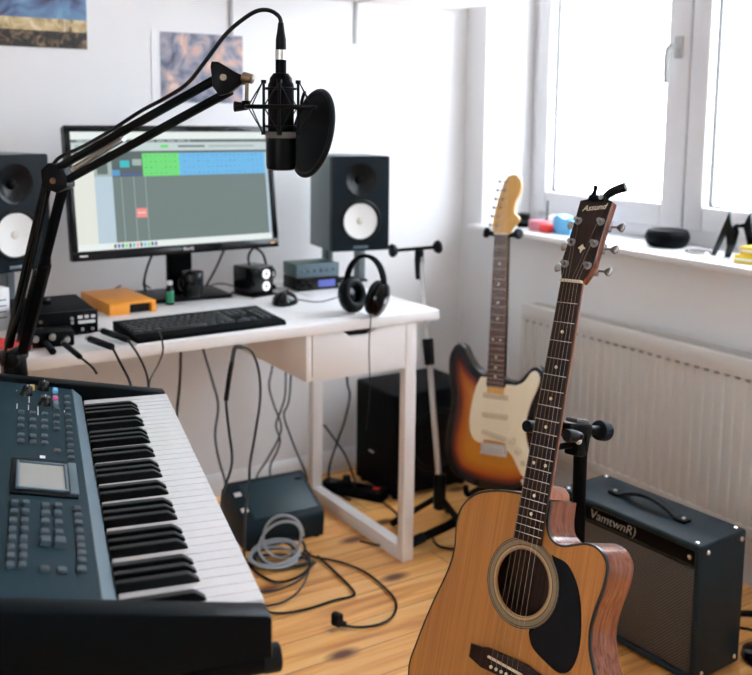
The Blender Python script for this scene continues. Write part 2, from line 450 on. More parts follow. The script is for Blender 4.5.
D = {
    'mic_cable': [(.742, 1.463, 1.442),(.741, 1.467, 1.461),(.729, 1.477, 1.473),(.711, 1.488, 1.473),(.694, 1.509, 1.46),(.671, 1.532, 1.434),(.643, 1.554, 1.389),(.623, 1.585, 1.353),(.604, 1.641, 1.329),(.582, 1.711, 1.305),(.55, 1.786, 1.269),(.521, 1.871, 1.237),(.502, 1.917, 1.222),(.486, 1.936, 1.206),(.473, 1.951, 1.17),(.467, 1.981, 1.108),(.46, 2.032, 1.022),(.446, 2.083, .91),(.424, 2.13, .817),(.413, 2.151, .758)],
    'armpts': [(.439, 2.151, .784),(.49, 1.941, 1.176),(.676, 1.517, 1.359),(.689, 1.485, 1.362)],
    'mic': [(.739, 1.458, 1.396),(.737, 1.455, 1.368),(.737, 1.453, 1.355),(.731, 1.444, 1.277),(.729, 1.436, 1.211),(.688, 1.484, 1.352),(.685, 1.48, 1.316),(.676, 1.486, 1.316),(.735, 1.448, 1.315),(.791, 1.429, 1.271)],
    'loop_plug': [(1.309, 2.388, .006),(1.361, 2.311, .006),(1.39, 2.22, .006),(1.388, 2.11, .006),(1.371, 2.03, .006),(1.323, 1.973, .006),(1.272, 1.956, .006),(1.221, 1.97, .006),(1.19, 1.995, .006)],
    'loop_b': [(1.324, 2.378, .006),(1.317, 2.264, .006),(1.306, 2.147, .006),(1.286, 2.119, .006),(1.236, 2.124, .006),(1.157, 2.121, .006),(1.089, 2.133, .006),(1.051, 2.168, .006),(1.051, 2.236, .006)],
    'loop_c': [(1.124, 2.424, .006),(1.127, 2.35, .006),(1.15, 2.295, .006),(1.219, 2.295, .006),(1.298, 2.349, .006)],
    'loop_d': [(1.061, 2.321, .006),(1.087, 2.266, .006),(1.146, 2.257, .006),(1.224, 2.285, .006),(1.299, 2.363, .006)],
    'loop_e': [(1.051, 2.192, .006),(1.118, 2.189, .006),(1.189, 2.231, .006),(1.259, 2.314, .006),(1.317, 2.414, .006)],
    'ringA': [(1.148, 2.23, .207),(1.17, 2.19, .194),(1.179, 2.178, .154),(1.165, 2.181, .114),(1.123, 2.181, .099),(1.097, 2.2, .115),(1.085, 2.237, .145),(1.098, 2.257, .179)],
    'ringB': [(1.176, 2.519, .02),(1.226, 2.554, .02),(1.283, 2.545, .02),(1.318, 2.507, .02),(1.29, 2.427, .02),(1.181, 2.313, .02),(1.135, 2.348, .02),(1.123, 2.42, .02)],
    'ringC': [(1.192, 2.484, .03),(1.25, 2.514, .03),(1.307, 2.472, .03),(1.29, 2.402, .03),(1.215, 2.311, .03),(1.148, 2.309, .03),(1.135, 2.367, .03)],
    'c1': [(1.0, 2.62, .656),(.995, 2.62, .531),(.984, 2.62, .427),(.978, 2.62, .26)],
    'c2': [(1.163, 2.86, .566),(1.196, 2.86, .446),(1.216, 2.86, .358),(1.204, 2.86, .259),(1.217, 2.86, .171),(1.238, 2.86, .091)],
    'c3': [(.943, 2.2, .323),(.949, 2.2, .349),(.972, 2.2, .419),(.964, 2.2, .506),(.957, 2.2, .585),(.966, 2.2, .642),(.974, 2.2, .682),(.983, 2.2, .717),(1.002, 2.2, .725),(1.03, 2.2, .701),(1.049, 2.2, .646),(1.052, 2.2, .571),(1.037, 2.2, .48),(1.022, 2.2, .402),(1.019, 2.2, .348),(1.007, 2.2, .255)],
    'c4a': [(1.386, 2.8, .501),(1.372, 2.8, .418),(1.39, 2.8, .347),(1.416, 2.8, .274),(1.404, 2.8, .224),(1.363, 2.8, .162),(1.323, 2.8, .101)],
    'c4b': [(1.429, 2.79, .481),(1.426, 2.79, .379),(1.411, 2.79, .33),(1.392, 2.79, .281),(1.407, 2.79, .227),(1.395, 2.79, .187),(1.369, 2.79, .13)],
    'c4c': [(1.464, 2.82, .466),(1.456, 2.82, .349),(1.437, 2.82, .3),(1.46, 2.82, .226),(1.49, 2.82, .15),(1.518, 2.82, .084)],
    'c5a': [(1.701, 2.85, .396),(1.714, 2.85, .321),(1.694, 2.85, .232),(1.666, 2.85, .164),(1.63, 2.85, .06),(1.617, 2.799, .006),(1.623, 2.692, .006)],
    'c5b': [(1.609, 2.85, .228),(1.625, 2.85, .207),(1.696, 2.85, .103),(1.734, 2.85, .01),(1.672, 2.694, .006)],
    'fl_leg': [(1.663, 2.793, .006),(1.705, 2.663, .006),(1.699, 2.529, .006),(1.636, 2.378, .006),(1.535, 2.338, .006),(1.485, 2.401, .006)],
    'fl_strat': [(1.927, 2.431, .006),(1.817, 2.384, .006),(1.714, 2.331, .006),(1.672, 2.256, .006),(1.702, 2.206, .006),(1.759, 2.18, .006)],
    'hp': [(1.366, 2.19, .762),(1.371, 2.19, .751),(1.377, 2.19, .68),(1.381, 2.19, .575),(1.379, 2.19, .524),(1.37, 2.19, .44)],
    'plug1': [(.544, 2.353, .765),(.538, 2.216, .758)],
    'plug2': [(.573, 2.253, .765),(.574, 2.124, .762),(.61, 2.16, .726),(.618, 2.15, .711)],
    'plug3': [(.639, 2.274, .765),(.664, 2.181, .762),(.675, 2.16, .729),(.676, 2.1, .701),(.668, 2.05, .679)],
    'plug4': [(.692, 2.345, .765),(.718, 2.232, .762),(.722, 2.17, .738),(.725, 2.12, .701),(.722, 2.1, .659)],
    'plug5': [(.812, 2.277, .765),(.786, 2.184, .764),(.786, 2.18, .735),(.766, 2.16, .71),(.732, 2.12, .688),(.715, 2.08, .665)],
    'stand_e': [(1.684, 2.391, .893),(1.691, 2.292, .293),(1.692, 2.274, .178)],
    'mb': [(1.196, 1.208, .747)],
    'rightcord': [(2.152, 1.494, .006),(2.157, 1.528, .006),(2.092, 1.471, .006),(2.09, 1.448, .006)],
    'rightplug': [(1.943, 1.352, .02)],
    'rightcord2': [(2.15, 1.545, .006),(2.152, 1.494, .006)],
    'endknob': [(.448, .909, .715),(.464, .909, .715)],
    'monc1': [(.974, 2.78, .882),(.958, 2.78, .844),(.948, 2.78, .802),(.978, 2.853, .76),(.983, 2.812, .76)],
    'monc2': [(1.216, 2.8, .879),(1.185, 2.8, .818),(1.154, 2.8, .769)],
    'monc3': [(.906, 2.933, .76),(.962, 3.006, .76),(1.01, 3.001, .76),(1.007, 2.898, .76)],
    'hubc': [(1.165, 2.836, .756),(1.222, 2.889, .756),(1.25, 2.874, .756),(1.262, 2.783, .756)],
    'gadgetc': [(1.232, 2.607, .811),(1.252, 2.601, .853),(1.282, 2.608, .871),(1.309, 2.622, .839),(1.312, 2.614, .797)],
    'mousec': [(1.319, 2.495, .754),(1.363, 2.471, .754),(1.43, 2.488, .754),(1.507, 2.54, .754)],
    'poster1': [(.856, 2.98, 1.492)],
    'poster2': [(1.068, 2.98, 1.563),(1.369, 2.98, 1.564),(1.054, 2.98, 1.337)],
}
D = {k: [V(p) for p in v] for k, v in D.items()}

# ================================================================== SETTING
XW, YW = 2.30, 2.98
X0, Y0, ZC = -2.6, -2.3, 2.7
struct(MB().box(((X0 - 0.2 + 2.66) / 2, (Y0 + 3.1) / 2, -0.05), (2.86 - X0, 3.1 - Y0, 0.1)), 'floor', M['floor'])
struct(MB().box(((X0 - 0.2 + 2.66) / 2, (Y0 + 3.1) / 2, ZC + 0.05), (2.86 - X0, 3.1 - Y0, 0.1)), 'ceiling', M['ceiling'])
struct(MB().box(((X0 + 2.66) / 2, YW + 0.06, ZC / 2), (2.66 - X0, 0.12, ZC)), 'wall_back', M['wall'])
struct(MB().box(((X0 + 2.66) / 2, Y0 - 0.06, ZC / 2), (2.66 - X0, 0.12, ZC)), 'wall_front', M['wall_far'])
mb = MB()                                     # left wall with an opening added to let in fill light
LW0, LW1, LZ0, LZ1 = -0.55, -1.65, 0.85, 2.25
mb.box((X0 - 0.10, (Y0 + 3.1) / 2, LZ0 / 2), (0.20, 3.1 - Y0, LZ0))
mb.box((X0 - 0.10, (Y0 + 3.1) / 2, (LZ1 + ZC) / 2), (0.20, 3.1 - Y0, ZC - LZ1))
for ya, yb in ((3.1, LW0), (LW1, Y0)): mb.box((X0 - 0.10, (ya + yb) / 2, (LZ0 + LZ1) / 2), (0.20, ya - yb, LZ1 - LZ0))
struct(mb, 'wall_left', M['wall_far'])
WL, WR, WB, WT = 2.86, 1.24, 0.882, 2.36      # window niche
FILL_WL, FILL_WR = 0.20, -1.30                        # second window, added out of view beside the camera for fill light
XT = (XW + 2.66) / 2; TX = 2.66 - XW
mb = MB()
mb.box((XT, (Y0 + YW) / 2, WB / 2), (TX, YW - Y0, WB))
mb.box((XT, (Y0 + YW) / 2, (WT + ZC) / 2), (TX, YW - Y0, ZC - WT))
for ya, yb in ((YW, WL), (WR, FILL_WL), (FILL_WR, Y0)): mb.box((XT, (ya + yb) / 2, (WB + WT) / 2), (TX, ya - yb, WT - WB))
struct(mb, 'wall_right', M['wall'])
prof = [(0, 0), (0.016, 0), (0.016, 0.06), (0.010, 0.068), (0.006, 0.076), (0, 0.076)]
mb = MB().prism(prof, X0, XW, X=axes((0, YW, 0), (0, -1, 0), (0, 0, 1), (-1, 0, 0)) @ Matrix.Diagonal((1, 1, -1, 1)))
struct(mb, 'baseboard_back', M['trim'])
mb = MB().prism(prof, Y0, YW - 0.016, X=axes((XW, 0, 0), (-1, 0, 0), (0, 0, 1), (0, 1, 0)))
struct(mb, 'baseboard_right', M['trim'])
# sill boards and windows: fixed frame, two sashes with glass, handle
def window(num, WL, WR, MID):
    struct(MB().box(((2.25 + 2.56) / 2, (WR + WL + 0.015) / 2, 0.892), (2.56 - 2.25, WL - WR + 0.045, 0.02), 0.004), 'trim_%d' % num, M['trim'])
    win = tag(thing('window_%d' % num, None, None, Matrix.Translation((2.56, (WL + WR) / 2, 0.902))), kind='structure')
    WI = Matrix.Translation(-V(win.location))
    ZB, ZT = 0.902, WT
    fw = 0.045
    mb = MB()
    mb.box((2.57, WL - fw / 2, (ZB + ZT) / 2), (0.07, fw, ZT - ZB), 0.004)
    mb.box((2.57, WR + fw / 2, (ZB + ZT) / 2), (0.07, fw, ZT - ZB), 0.004)
    mb.box((2.57, (WL + WR) / 2, ZB + 0.025), (0.07, WL - WR - 2 * fw, 0.05), 0.004)
    mb.box((2.57, (WL + WR) / 2, ZT - 0.025), (0.07, WL - WR - 2 * fw, 0.05), 0.004)
    mb.build('window_frame', M['frame'], win, WI)
    def sash(y0, y1, in0=0.0, in1=0.0):
        z0, z1 = ZB + 0.048, ZT - 0.045
        sw = 0.064
        mb = MB()
        s0, s1 = sw + in0, sw + in1
        mb.box((2.555, y0 - s0 / 2, (z0 + z1) / 2), (0.068, s0, z1 - z0), 0.006)
        mb.box((2.555, y1 + s1 / 2, (z0 + z1) / 2), (0.068, s1, z1 - z0), 0.006)
        ymid = (y0 - s0 + y1 + s1) / 2
        mb.box((2.555, ymid, z0 + 0.038), (0.067, y0 - y1 - s0 - s1, 0.076), 0.006)
        mb.box((2.555, ymid, z1 - 0.038), (0.067, y0 - y1 - s0 - s1, 0.076), 0.006)
        s = mb.build('sash', M['frame'], win, WI)
        gy0, gy1, gz0, gz1 = y0 - s0, y1 + s1, z0 + 0.076, z1 - 0.076
        MB().box((2.572, (gy0 + gy1) / 2, (gz0 + gz1) / 2), (0.006, gy0 - gy1, gz1 - gz0)).build('pane', M['glass'], s)
        g = MB()
        for (yy, w) in ((gy0 - 0.003, 0.006), (gy1 + 0.003, 0.006)): g.box((2.564, yy, (gz0 + gz1) / 2), (0.01, w, gz1 - gz0))
        for zz in (gz0 + 0.003, gz1 - 0.003): g.box((2.564, (gy0 + gy1) / 2, zz), (0.01, gy0 - gy1 - 0.012, 0.006))
        g.build('gasket', M['gasket'], s)
    sash(WL - 0.038, MID + 0.003, 0.0, 0.026)
    sash(MID - 0.003, WR + 0.038, 0.008, 0.0)
    hp = V((2.519, MID + 0.046, 1.535))
    mb = MB().box(hp, (0.012, 0.034, 0.072), 0.0058, seg=4)
    mb.cyl(hp + V((-0.004, 0, 0)), hp + V((-0.040, 0, 0)), 0.010, 0.0105, 20)
    mb.tube([hp + V((-0.036, 0.0, 0.0)), hp + V((-0.043, 0.006, -0.012)), hp + V((-0.045, 0.008, -0.06)), hp + V((-0.042, 0.008, -0.115))], lambda t: 0.0115 - 0.002 * t, 12)
    mb.build('window_handle', M['handle'], win, WI)
window(1, WL, WR, 2.103)
window(2, FILL_WL, FILL_WR, -0.55)  # unseen window put in for fill daylight
w3 = tag(thing('window_3', None, None, Matrix.Translation((X0 - 0.1, (LW0 + LW1) / 2, LZ0))), kind='structure')  # unseen left window, added to bring in more fill daylight
I = Matrix.Translation(-V(w3.location)); ym_ = (LW0 + LW1) / 2; zm_ = (LZ0 + LZ1) / 2
mb = MB()
for yy in (LW0 - 0.03, LW1 + 0.03, ym_): mb.box((X0 - 0.1, yy, zm_), (0.06, 0.06, LZ1 - LZ0), 0.004)
for zz in (LZ0 + 0.03, LZ1 - 0.03): mb.box((X0 - 0.1, ym_, zz), (0.058, LW0 - LW1, 0.06), 0.004)
mb.build('window_frame', M['frame'], w3, I)
for s in (-1, 1): MB().box((X0 - 0.1, ym_ + s * (LW0 - LW1) / 4, zm_), (0.006, (LW0 - LW1) / 2 - 0.09, LZ1 - LZ0 - 0.12)).build('pane', M['glass'], w3, I)

# radiator
rad = thing('radiator', 'cream panel radiator with vertical ribs below the window sill', 'radiator', Matrix.Translation((2.24, 1.8, 0.17)))
RI = Matrix.Translation(-V(rad.location))
RY0, RY1, RZ0, RZ1 = 2.505, 0.9, 0.172, 0.665
mb = MB()
pitch = 0.0342
t = bmesh.new()
n = int((RY0 - RY1 - 0.04) / pitch)
prof2 = []
y = RY0
prof2.append((y, 2.206)); prof2.append((y, 2.200)); prof2.append((y - 0.016, 2.200))
for i in range(n):
    a = RY0 - 0.016 - i * pitch
    prof2 += [(a - 0.004, 2.2002), (a - 0.008, 2.206), (a - 0.020, 2.206), (a - 0.024, 2.2002)]
prof2.append((RY1, 2.2)); prof2.append((RY1, 2.206))
zs = [RZ0 + 0.035, RZ1 - 0.052]
A = [t.verts.new((x, yy, zs[0])) for yy, x in prof2]; B = [t.verts.new((x, yy, zs[1])) for yy, x in prof2]
for i in range(len(A) - 1): t.faces.new((A[i], A[i + 1], B[i + 1], B[i]))
mb.add(t)
mb.mi = 0
ym, yl = (RY0 + RY1) / 2, RY0 - RY1
mb.box((2.204, ym, RZ1 - 0.026), (0.010, yl, 0.052), 0.003)
mb.box((2.204, ym, RZ0 + 0.0175), (0.010, yl, 0.035), 0.003)
mb.mi = 1
for i in range(n):
    a = RY0 - 0.016 - i * pitch - 0.014
    mb.box((2.2018, a, zs[1] - 0.004), (0.006, 0.015, 0.008), 0.002)
mb.build('front_panel', [M['radiator'], M['slot']], rad, RI)
mb = MB().box((2.2795, ym, (RZ0 + RZ1) / 2), (0.010, yl, RZ1 - RZ0 - 0.01), 0.003)
mb.build('back_panel', M['radiator'], rad, RI)
mb = MB()
mb.box((2.214, ym, RZ1 - 0.0035), (0.008, yl, 0.007), 0.002); mb.box((2.278, ym, RZ1 - 0.0035), (0.008, yl, 0.007), 0.002)
k = int(yl / 0.016)
for i in range(k): mb.box((2.246, RY0 - 0.008 - i * 0.016, RZ1 - 0.006), (0.058, 0.005, 0.006))
mb.build('top_grille', M['radiator'], rad, RI)
for yy in (RY0 - 0.005, RY1 + 0.005):
    MB().box((2.242, yy, (RZ0 + RZ1) / 2), (0.068, 0.008, RZ1 - RZ0 - 0.02), 0.003).build('side_cover', M['radiator'], rad, RI)
for yy in (RY0 - 0.2, RY1 + 0.2):
    MB().box((2.2925, yy, 0.42), (0.015, 0.03, 0.4), 0.003).build('bracket', M['steel'], rad, RI)

# ------------------------------------------------------------------ things on the back wall
def poster(name, label, x0, x1, z0, z1, parts):
    p = thing(name, label, 'poster', Matrix.Translation((0.5 * (x0 + x1), YW - 0.002, z0)))
    I = Matrix.Translation(-V(p.location))
    MB().box((0.5 * (x0 + x1), YW - 0.0015, 0.5 * (z0 + z1)), (x1 - x0, 0.001, z1 - z0)).build('sheet', M['paper'], p, I)
    for nm, m, a, b, c, d in parts:
        MB().box((0.5 * (a + b), YW - 0.0026, 0.5 * (c + d)), (b - a, 0.0008, d - c)).build(nm, m, p, I)
    return p
pz = 1.490
pA = poster('poster', 'dark poster with gold title bands, cut off at the top left of the wall', 0.36, 0.857, pz, pz + 0.72,
       [('picture', M['postA'], 0.363, 0.854, pz + 0.088, pz + 0.717), ('title_band', M['postgold'], 0.363, 0.787, pz + 0.052, pz + 0.088),
        ('title_panel', M['postgold'], 0.789, 0.854, pz + 0.052, pz + 0.088), ('credit_band', M['postblack'], 0.363, 0.854, pz + 0.003, pz + 0.052)])
pB = poster('poster', 'faded photo poster with a white left margin, above the monitor', 1.054, 1.369, 1.337, 1.563,
       [('picture', M['postB'], 1.082, 1.366, 1.340, 1.560)])
# wall shelf, its underside just at the top edge of the view
sh = thing('wall_shelf', 'pale wall shelf on thin metal brackets at the top of the back wall', 'shelf', Matrix.Translation((1.7, YW, 1.70)))
I = Matrix.Translation(-V(sh.location))
MB().box((1.72, YW - 0.112, 1.712), (1.02, 0.222, 0.02), 0.003).build('board', M['shelf'], sh, I)
for bx in (1.325, 1.803):
    mb = MB().box((bx, YW - 0.003, 1.628), (0.014, 0.005, 0.146), 0.001)
    mb.box((bx, YW - 0.09, 1.700), (0.014, 0.17, 0.004), 0.001)
    mb.build('bracket', M['handle'], sh, I)

# ================================================================== DESK
desk = thing('desk', 'white desk with one drawer and an open square leg frame', 'desk', Matrix.Translation((0.93, 2.53, 0)))
DI = Matrix.Translation(-V(desk.location))
DX0, DX1, DY0, DY1 = 0.22, 1.634, 2.214, 2.89
MB().box(((DX0 + DX1) / 2, (DY0 + DY1) / 2, 0.735), (DX1 - DX0, DY1 - DY0, 0.03), 0.004).build('tabletop', M['desk'], desk, DI)
# right leg frame (a closed square hoop)
lx = 1.558 - 0.0185
mb = MB()
mb.box((lx, 2.235, 0.36), (0.037, 0.03, 0.72), 0.002)
mb.box((lx, 2.785, 0.36), (0.037, 0.03, 0.72), 0.002)
mb.box((lx, 2.51, 0.0215), (0.0365, 0.52, 0.043), 0.002)
mb.box((lx, 2.51, 0.70), (0.0365, 0.52, 0.038), 0.002)
mb.build('leg_frame', M['desk'], desk, DI)
# drawer case
mb = MB()
mb.box((1.207, 2.505, 0.656), (0.017, 0.565, 0.128), 0.001)
mb.box((1.368, 2.505, 0.598), (0.305, 0.563, 0.010))
mb.box((1.368, 2.78, 0.660), (0.305, 0.012, 0.112))
mb.build('drawer_case', M['desk'], desk, DI)
# drawer: front with a cut-out grip
fp = [(1.218, 0.5895), (1.5195, 0.5895), (1.5195, 0.719), (1.421, 0.719), (1.397, 0.7015), (1.336, 0.7015), (1.312, 0.719), (1.218, 0.719)]
X = axes((0, 2.237, 0), (1, 0, 0), (0, 0, 1), (0, -1, 0))
dr = MB().prism(fp, 0, 0.016, 0.0008, X).build('drawer', M['desk'], desk, DI)
mb = MB().box((1.367, 2.246, 0.7085), (0.13, 0.012, 0.018)); mb.build('grip_recess', M['hole'], dr)  # dark block stands in for the shade inside the drawer grip
mb = MB()
mb.box((1.225, 2.49, 0.648), (0.008, 0.50, 0.09)); mb.box((1.512, 2.49, 0.648), (0.008, 0.50, 0.09)); mb.box((1.3685, 2.49, 0.609), (0.279, 0.50, 0.006))
mb.build('drawer_box', M['desk'], dr)
# left support: side panel and back rail
MB().box((0.262, 2.52, 0.36), (0.018, 0.56, 0.72), 0.002).build('side_panel', M['desk'], desk, DI)
MB().box((0.73, 2.79, 0.66), (0.918, 0.014, 0.12), 0.002).build('back_rail', M['desk'], desk, DI)
ZD = 0.75

# ------------------------------------------------------------------ monitor
mx = Matrix.Translation((0.999, 2.623, 1.088)) @ Matrix.Rotation(0.045, 4, 'Z') @ Matrix.Rotation(math.radians(-7.8), 4, 'X')
mon = thing('monitor', 'wide black monitor showing a music program with green and blue tracks', 'monitor', Matrix.Translation((1.053, 2.77, ZD)))
MI = Matrix.Translation(-V(mon.location))
W, H = 0.628, 0.366
mb = MB()
X = MI @ mx
sx0, sx1, sz0, sz1 = -0.297, 0.297, -0.157, 0.166
mb.box((0, 0.018, 0), (W, 0.026, H), 0.006, X)
mb.box((0, 0.038, -0.01), (0.40, 0.03, 0.24), 0.012, X)
for a in ((0, 0.002, (H / 2 + sz1) / 2), (0, 0.002, (-H / 2 + sz0) / 2)):
    hh = (H / 2 - sz1) if a[2] > 0 else (H / 2 + sz0)
    mb.box(a, (W, 0.010, hh), 0.002, X)
for s in (-1, 1): mb.box((s * (W / 2 + sx1) / 2, 0.002, 0.0045), (W / 2 - sx1, 0.010, sz1 - sz0), 0.002, X)
mb.build('bezel', M['gloss'], mon)
cols = {'pale': (0.78, 0.84, 0.82), 'light': (0.55, 0.64, 0.64), 'dark': (0.10, 0.13, 0.13), 'grey': (0.165, 0.215, 0.205), 'mid': (0.125, 0.160, 0.155),
        'green': (0.17, 0.72, 0.20), 'green2': (0.10, 0.50, 0.12), 'blue': (0.16, 0.48, 0.80), 'blue2': (0.10, 0.32, 0.60), 'ice': (0.48, 0.60, 0.68), 'red': (0.90, 0.28, 0.25), 'cream': (0.75, 0.77, 0.70),
        'teal': (0.05, 0.50, 0.55), 'line': (0.36, 0.45, 0.43), 'navy': (0.08, 0.12, 0.40)}
names = list(cols); smats = [screen(nm, cols[nm], 0.78) for nm in names]
mb = MB()
def sr(x0, x1, y0, y1, c, lift=0.0):
    a = sx0 + (sx1 - sx0) * x0; b = sx0 + (sx1 - sx0) * x1; t_ = sz1 + (sz0 - sz1) * y0; u_ = sz1 + (sz0 - sz1) * y1
    mb.mi = names.index(c); yy = 0.0046 - 0.0002 * lift
    mb.quad([(a, yy, u_), (b, yy, u_), (b, yy, t_), (a, yy, t_)], X)
sr(0, 1, 0, 0.065, 'pale'); sr(0, 1, 0.065, 0.09, 'dark'); sr(0, 1, 0.09, 0.165, 'light'); sr(0, 1, 0.165, 0.185, 'dark')
for i in range(9): sr(0.03 + i * 0.012, 0.038 + i * 0.012, 0.07, 0.085, 'light', 1)
for i in range(22): sr(0.3 + i * 0.013, 0.308 + i * 0.013, 0.072, 0.084, 'light' if i % 4 else 'dark', 1)
sr(0.02, 0.20, 0.11, 0.135, 'line', 1); sr(0.43, 0.47, 0.11, 0.14, 'green', 1); sr(0.52, 0.66, 0.118, 0.135, 'mid', 1); sr(0.68, 0.93, 0.118, 0.135, 'line', 1)
sr(0, 0.10, 0.185, 0.945, 'cream'); sr(0.10, 0.185, 0.185, 0.38, 'line'); sr(0.115, 0.165, 0.20, 0.36, 'mid', 1); sr(0.10, 0.185, 0.38, 0.945, 'ice')
sr(0.185, 0.335, 0.185, 0.385, 'dark'); sr(0.185, 1.0, 0.385, 0.945, 'grey')
sr(0.225, 0.270, 0.245, 0.305, 'teal', 1); sr(0.185, 0.222, 0.325, 0.375, 'blue2', 1); sr(0.285, 0.330, 0.235, 0.29, 'line', 1); sr(0.235, 0.325, 0.36, 0.375, 'navy', 1)
for i in range(4):
    y0 = 0.185 + i * 0.05
    sr(0.335, 0.52, y0, y0 + 0.048, 'green'); sr(0.52, 1.0, y0, y0 + 0.048, 'blue')
    sr(0.335, 0.52, y0 + 0.048, y0 + 0.05, 'green2'); sr(0.52, 1.0, y0 + 0.048, y0 + 0.05, 'blue2')
    random.seed(i)
    for j in range(26):
        xa = 0.345 + j * 0.0245
        if 0.505 < xa < 0.53: continue
        hh = random.uniform(0.002, 0.008)
        sr(xa, xa + 0.014, y0 + 0.026 - hh, y0 + 0.026 + hh * 0.5, 'green2' if xa < 0.5 else 'blue2', 1)
for xx in (0.225, 0.285, 0.342): sr(xx, xx + 0.003, 0.385, 0.945, 'line', 1)
sr(0.290, 0.340, 0.66, 0.74, 'red', 1); sr(0.295, 0.335, 0.695, 0.702, 'pale', 2)
sr(0, 1, 0.945, 1.0, 'pale')
for i, c in enumerate(('dark', 'navy', 'dark', 'green', 'dark', 'teal', 'red', 'dark', 'blue', 'green', 'dark', 'navy')): sr(0.17 + i * 0.018, 0.182 + i * 0.018, 0.957, 0.99, c, 1)
sr(0.985, 1.0, 0.185, 0.945, 'ice', 1)
mb.build('screen', smats, mon)
lettering('logo', 'BenQ', 0.013, M['label'], mon, X @ axes((0.02, -0.0035, (-H / 2 + sz0) / 2), (1, 0, 0), (0, 0, 1), (0, -1, 0)))
MB().box((W / 2 - 0.022, -0.0035, (-H / 2 + sz0) / 2), (0.012, 0.001, 0.004), 0, X).build('power_light', M['orange'], mon)
MB().box((-W / 2 + 0.03, -0.0035, (-H / 2 + sz0) / 2), (0.022, 0.001, 0.005), 0, X).build('model_plate', M['label'], mon)
mb = MB().prism([(0.925 + 0.004, 2.688), (1.187, 2.675), (1.192, 2.858), (0.93, 2.868)], ZD, ZD + 0.012, 0.003, MI)
mb.build('base', M['black'], mon)
mb = MB().box((1.045, 2.745, 0.90), (0.075, 0.028, 0.28), 0.006, MI)
mb.box((1.045, 2.70, 1.0), (0.09, 0.07, 0.09), 0.008, MI)
mb.build('neck', M['matte'], mon)

# ------------------------------------------------------------------ studio speakers
def speaker(label, X, side):
    t = thing('studio_speaker', label, 'speaker', X, 'white-coned studio speakers')
    w, h, d = 0.197, 0.304, 0.21
    MB().box((0, d / 2 + 0.011, h / 2), (w - 0.0006, d - 0.022, h - 0.0006), 0.002).build('cabinet', M['spk_side'], t)
    wz, tz = 0.096, 0.228
    circ = lambda cz, r, n: [(r * math.cos(2 * PI * k / n), cz + r * math.sin(2 * PI * k / n)) for k in range(n)]
    F = axes((0, 0, 0), (1, 0, 0), (0, 0, 1), (0, -1, 0))
    mb = MB()
    b = 0.004
    out = [(-w / 2, b), (-w / 2 + b, 0), (w / 2 - b, 0), (w / 2, b), (w / 2, h - b), (w / 2 - b, h), (-w / 2 + b, h), (-w / 2, h - b)]
    mid = [(w / 2, 0.155), (-w / 2, 0.155)]
    lo = [(-w / 2, b), (-w / 2 + b, 0), (w / 2 - b, 0), (w / 2, b), (w / 2, 0.155), (-w / 2, 0.155)]
    up = [(-w / 2, 0.155), (w / 2, 0.155), (w / 2, h - b), (w / 2 - b, h), (-w / 2 + b, h), (-w / 2, h - b)]
    mb.plate_hole(lo, circ(wz, 0.070, 40), 0.0, F); mb.plate_hole(up, circ(tz, 0.0535, 40), 0.0, F)
    mb.wall(out, -0.0235, 0.0, F)
    mb.build('front_baffle', M['spk_grey'], t)
    C = F @ Matrix.Translation((0, wz, 0))
    mb = MB().lathe([(0.0705, 0.001), (0.067, 0.004), (0.061, 0.004), (0.0585, 0.0), (0.0575, -0.003), (0.055, -0.004)], 48, C)
    mb.build('surround', M['waveguide'], t)
    MB().lathe([(0.0575, -0.002), (0.035, -0.006), (0.012, -0.0095), (0.009, -0.0098)], 48, C).build('woofer_cone', M['cone'], t)
    MB().lathe([(0.0115, -0.0097), (0.009, -0.006), (0.005, -0.0045), (0.0, -0.004)], 32, C).build('dust_cap', M['conecap'], t)
    C = F @ Matrix.Translation((0, tz, 0))
    MB().lathe([(0.054, 0.0015), (0.051, 0.0015), (0.040, -0.006), (0.026, -0.014), (0.016, -0.017), (0.014, -0.0175)], 48, C).build('waveguide', M['waveguide'], t)
    MB().lathe([(0.0145, -0.0175), (0.012, -0.011), (0.007, -0.008), (0.0, -0.007)], 32, C).build('tweeter_dome', M['matte'], t)
    MB().box((0, -0.0012, 0.0125), (0.050, 0.0015, 0.009), 0.0005).build('badge', M['synth_edge'], t)
    return t
XR = Matrix.Translation((1.611, 2.619, 0.873)) @ Matrix.Rotation(math.radians(-9), 4, 'Z')
speaker('white-coned studio speaker right of the monitor, above the headphones', XR, 1)
XL = Matrix.Translation((0.549, 2.597, 0.890)) @ Matrix.Rotation(math.radians(20), 4, 'Z')
speaker('white-coned studio speaker left of the monitor, behind the boom arm', XL, -1)
def spk_stand(label, X, h):
    t = thing('speaker_stand', label, 'speaker stand', X, 'desk speaker stands')
    MB().box((0, 0.145, h - 0.004), (0.15, 0.11, 0.008), 0.002).build('top_plate', M['matte'], t)
    MB().box((0, 0.155, 0.004), (0.15, 0.08, 0.008), 0.002).build('base_plate', M['matte'], t)
    for s in (-1, 1):
        MB().box((s * 0.058, 0.15, h / 2), (0.022, 0.05, h - 0.016), 0.002).build('post', M['spk_side'], t)
    return t
spk_stand('low grey stand under the right studio speaker', Matrix.Translation((1.611, 2.619, ZD)) @ Matrix.Rotation(math.radians(-9), 4, 'Z'), 0.873 - ZD)
spk_stand('low dark stand under the left studio speaker', Matrix.Translation((0.5465, 2.597, ZD)) @ Matrix.Rotation(math.radians(20), 4, 'Z'), 0.890 - ZD)

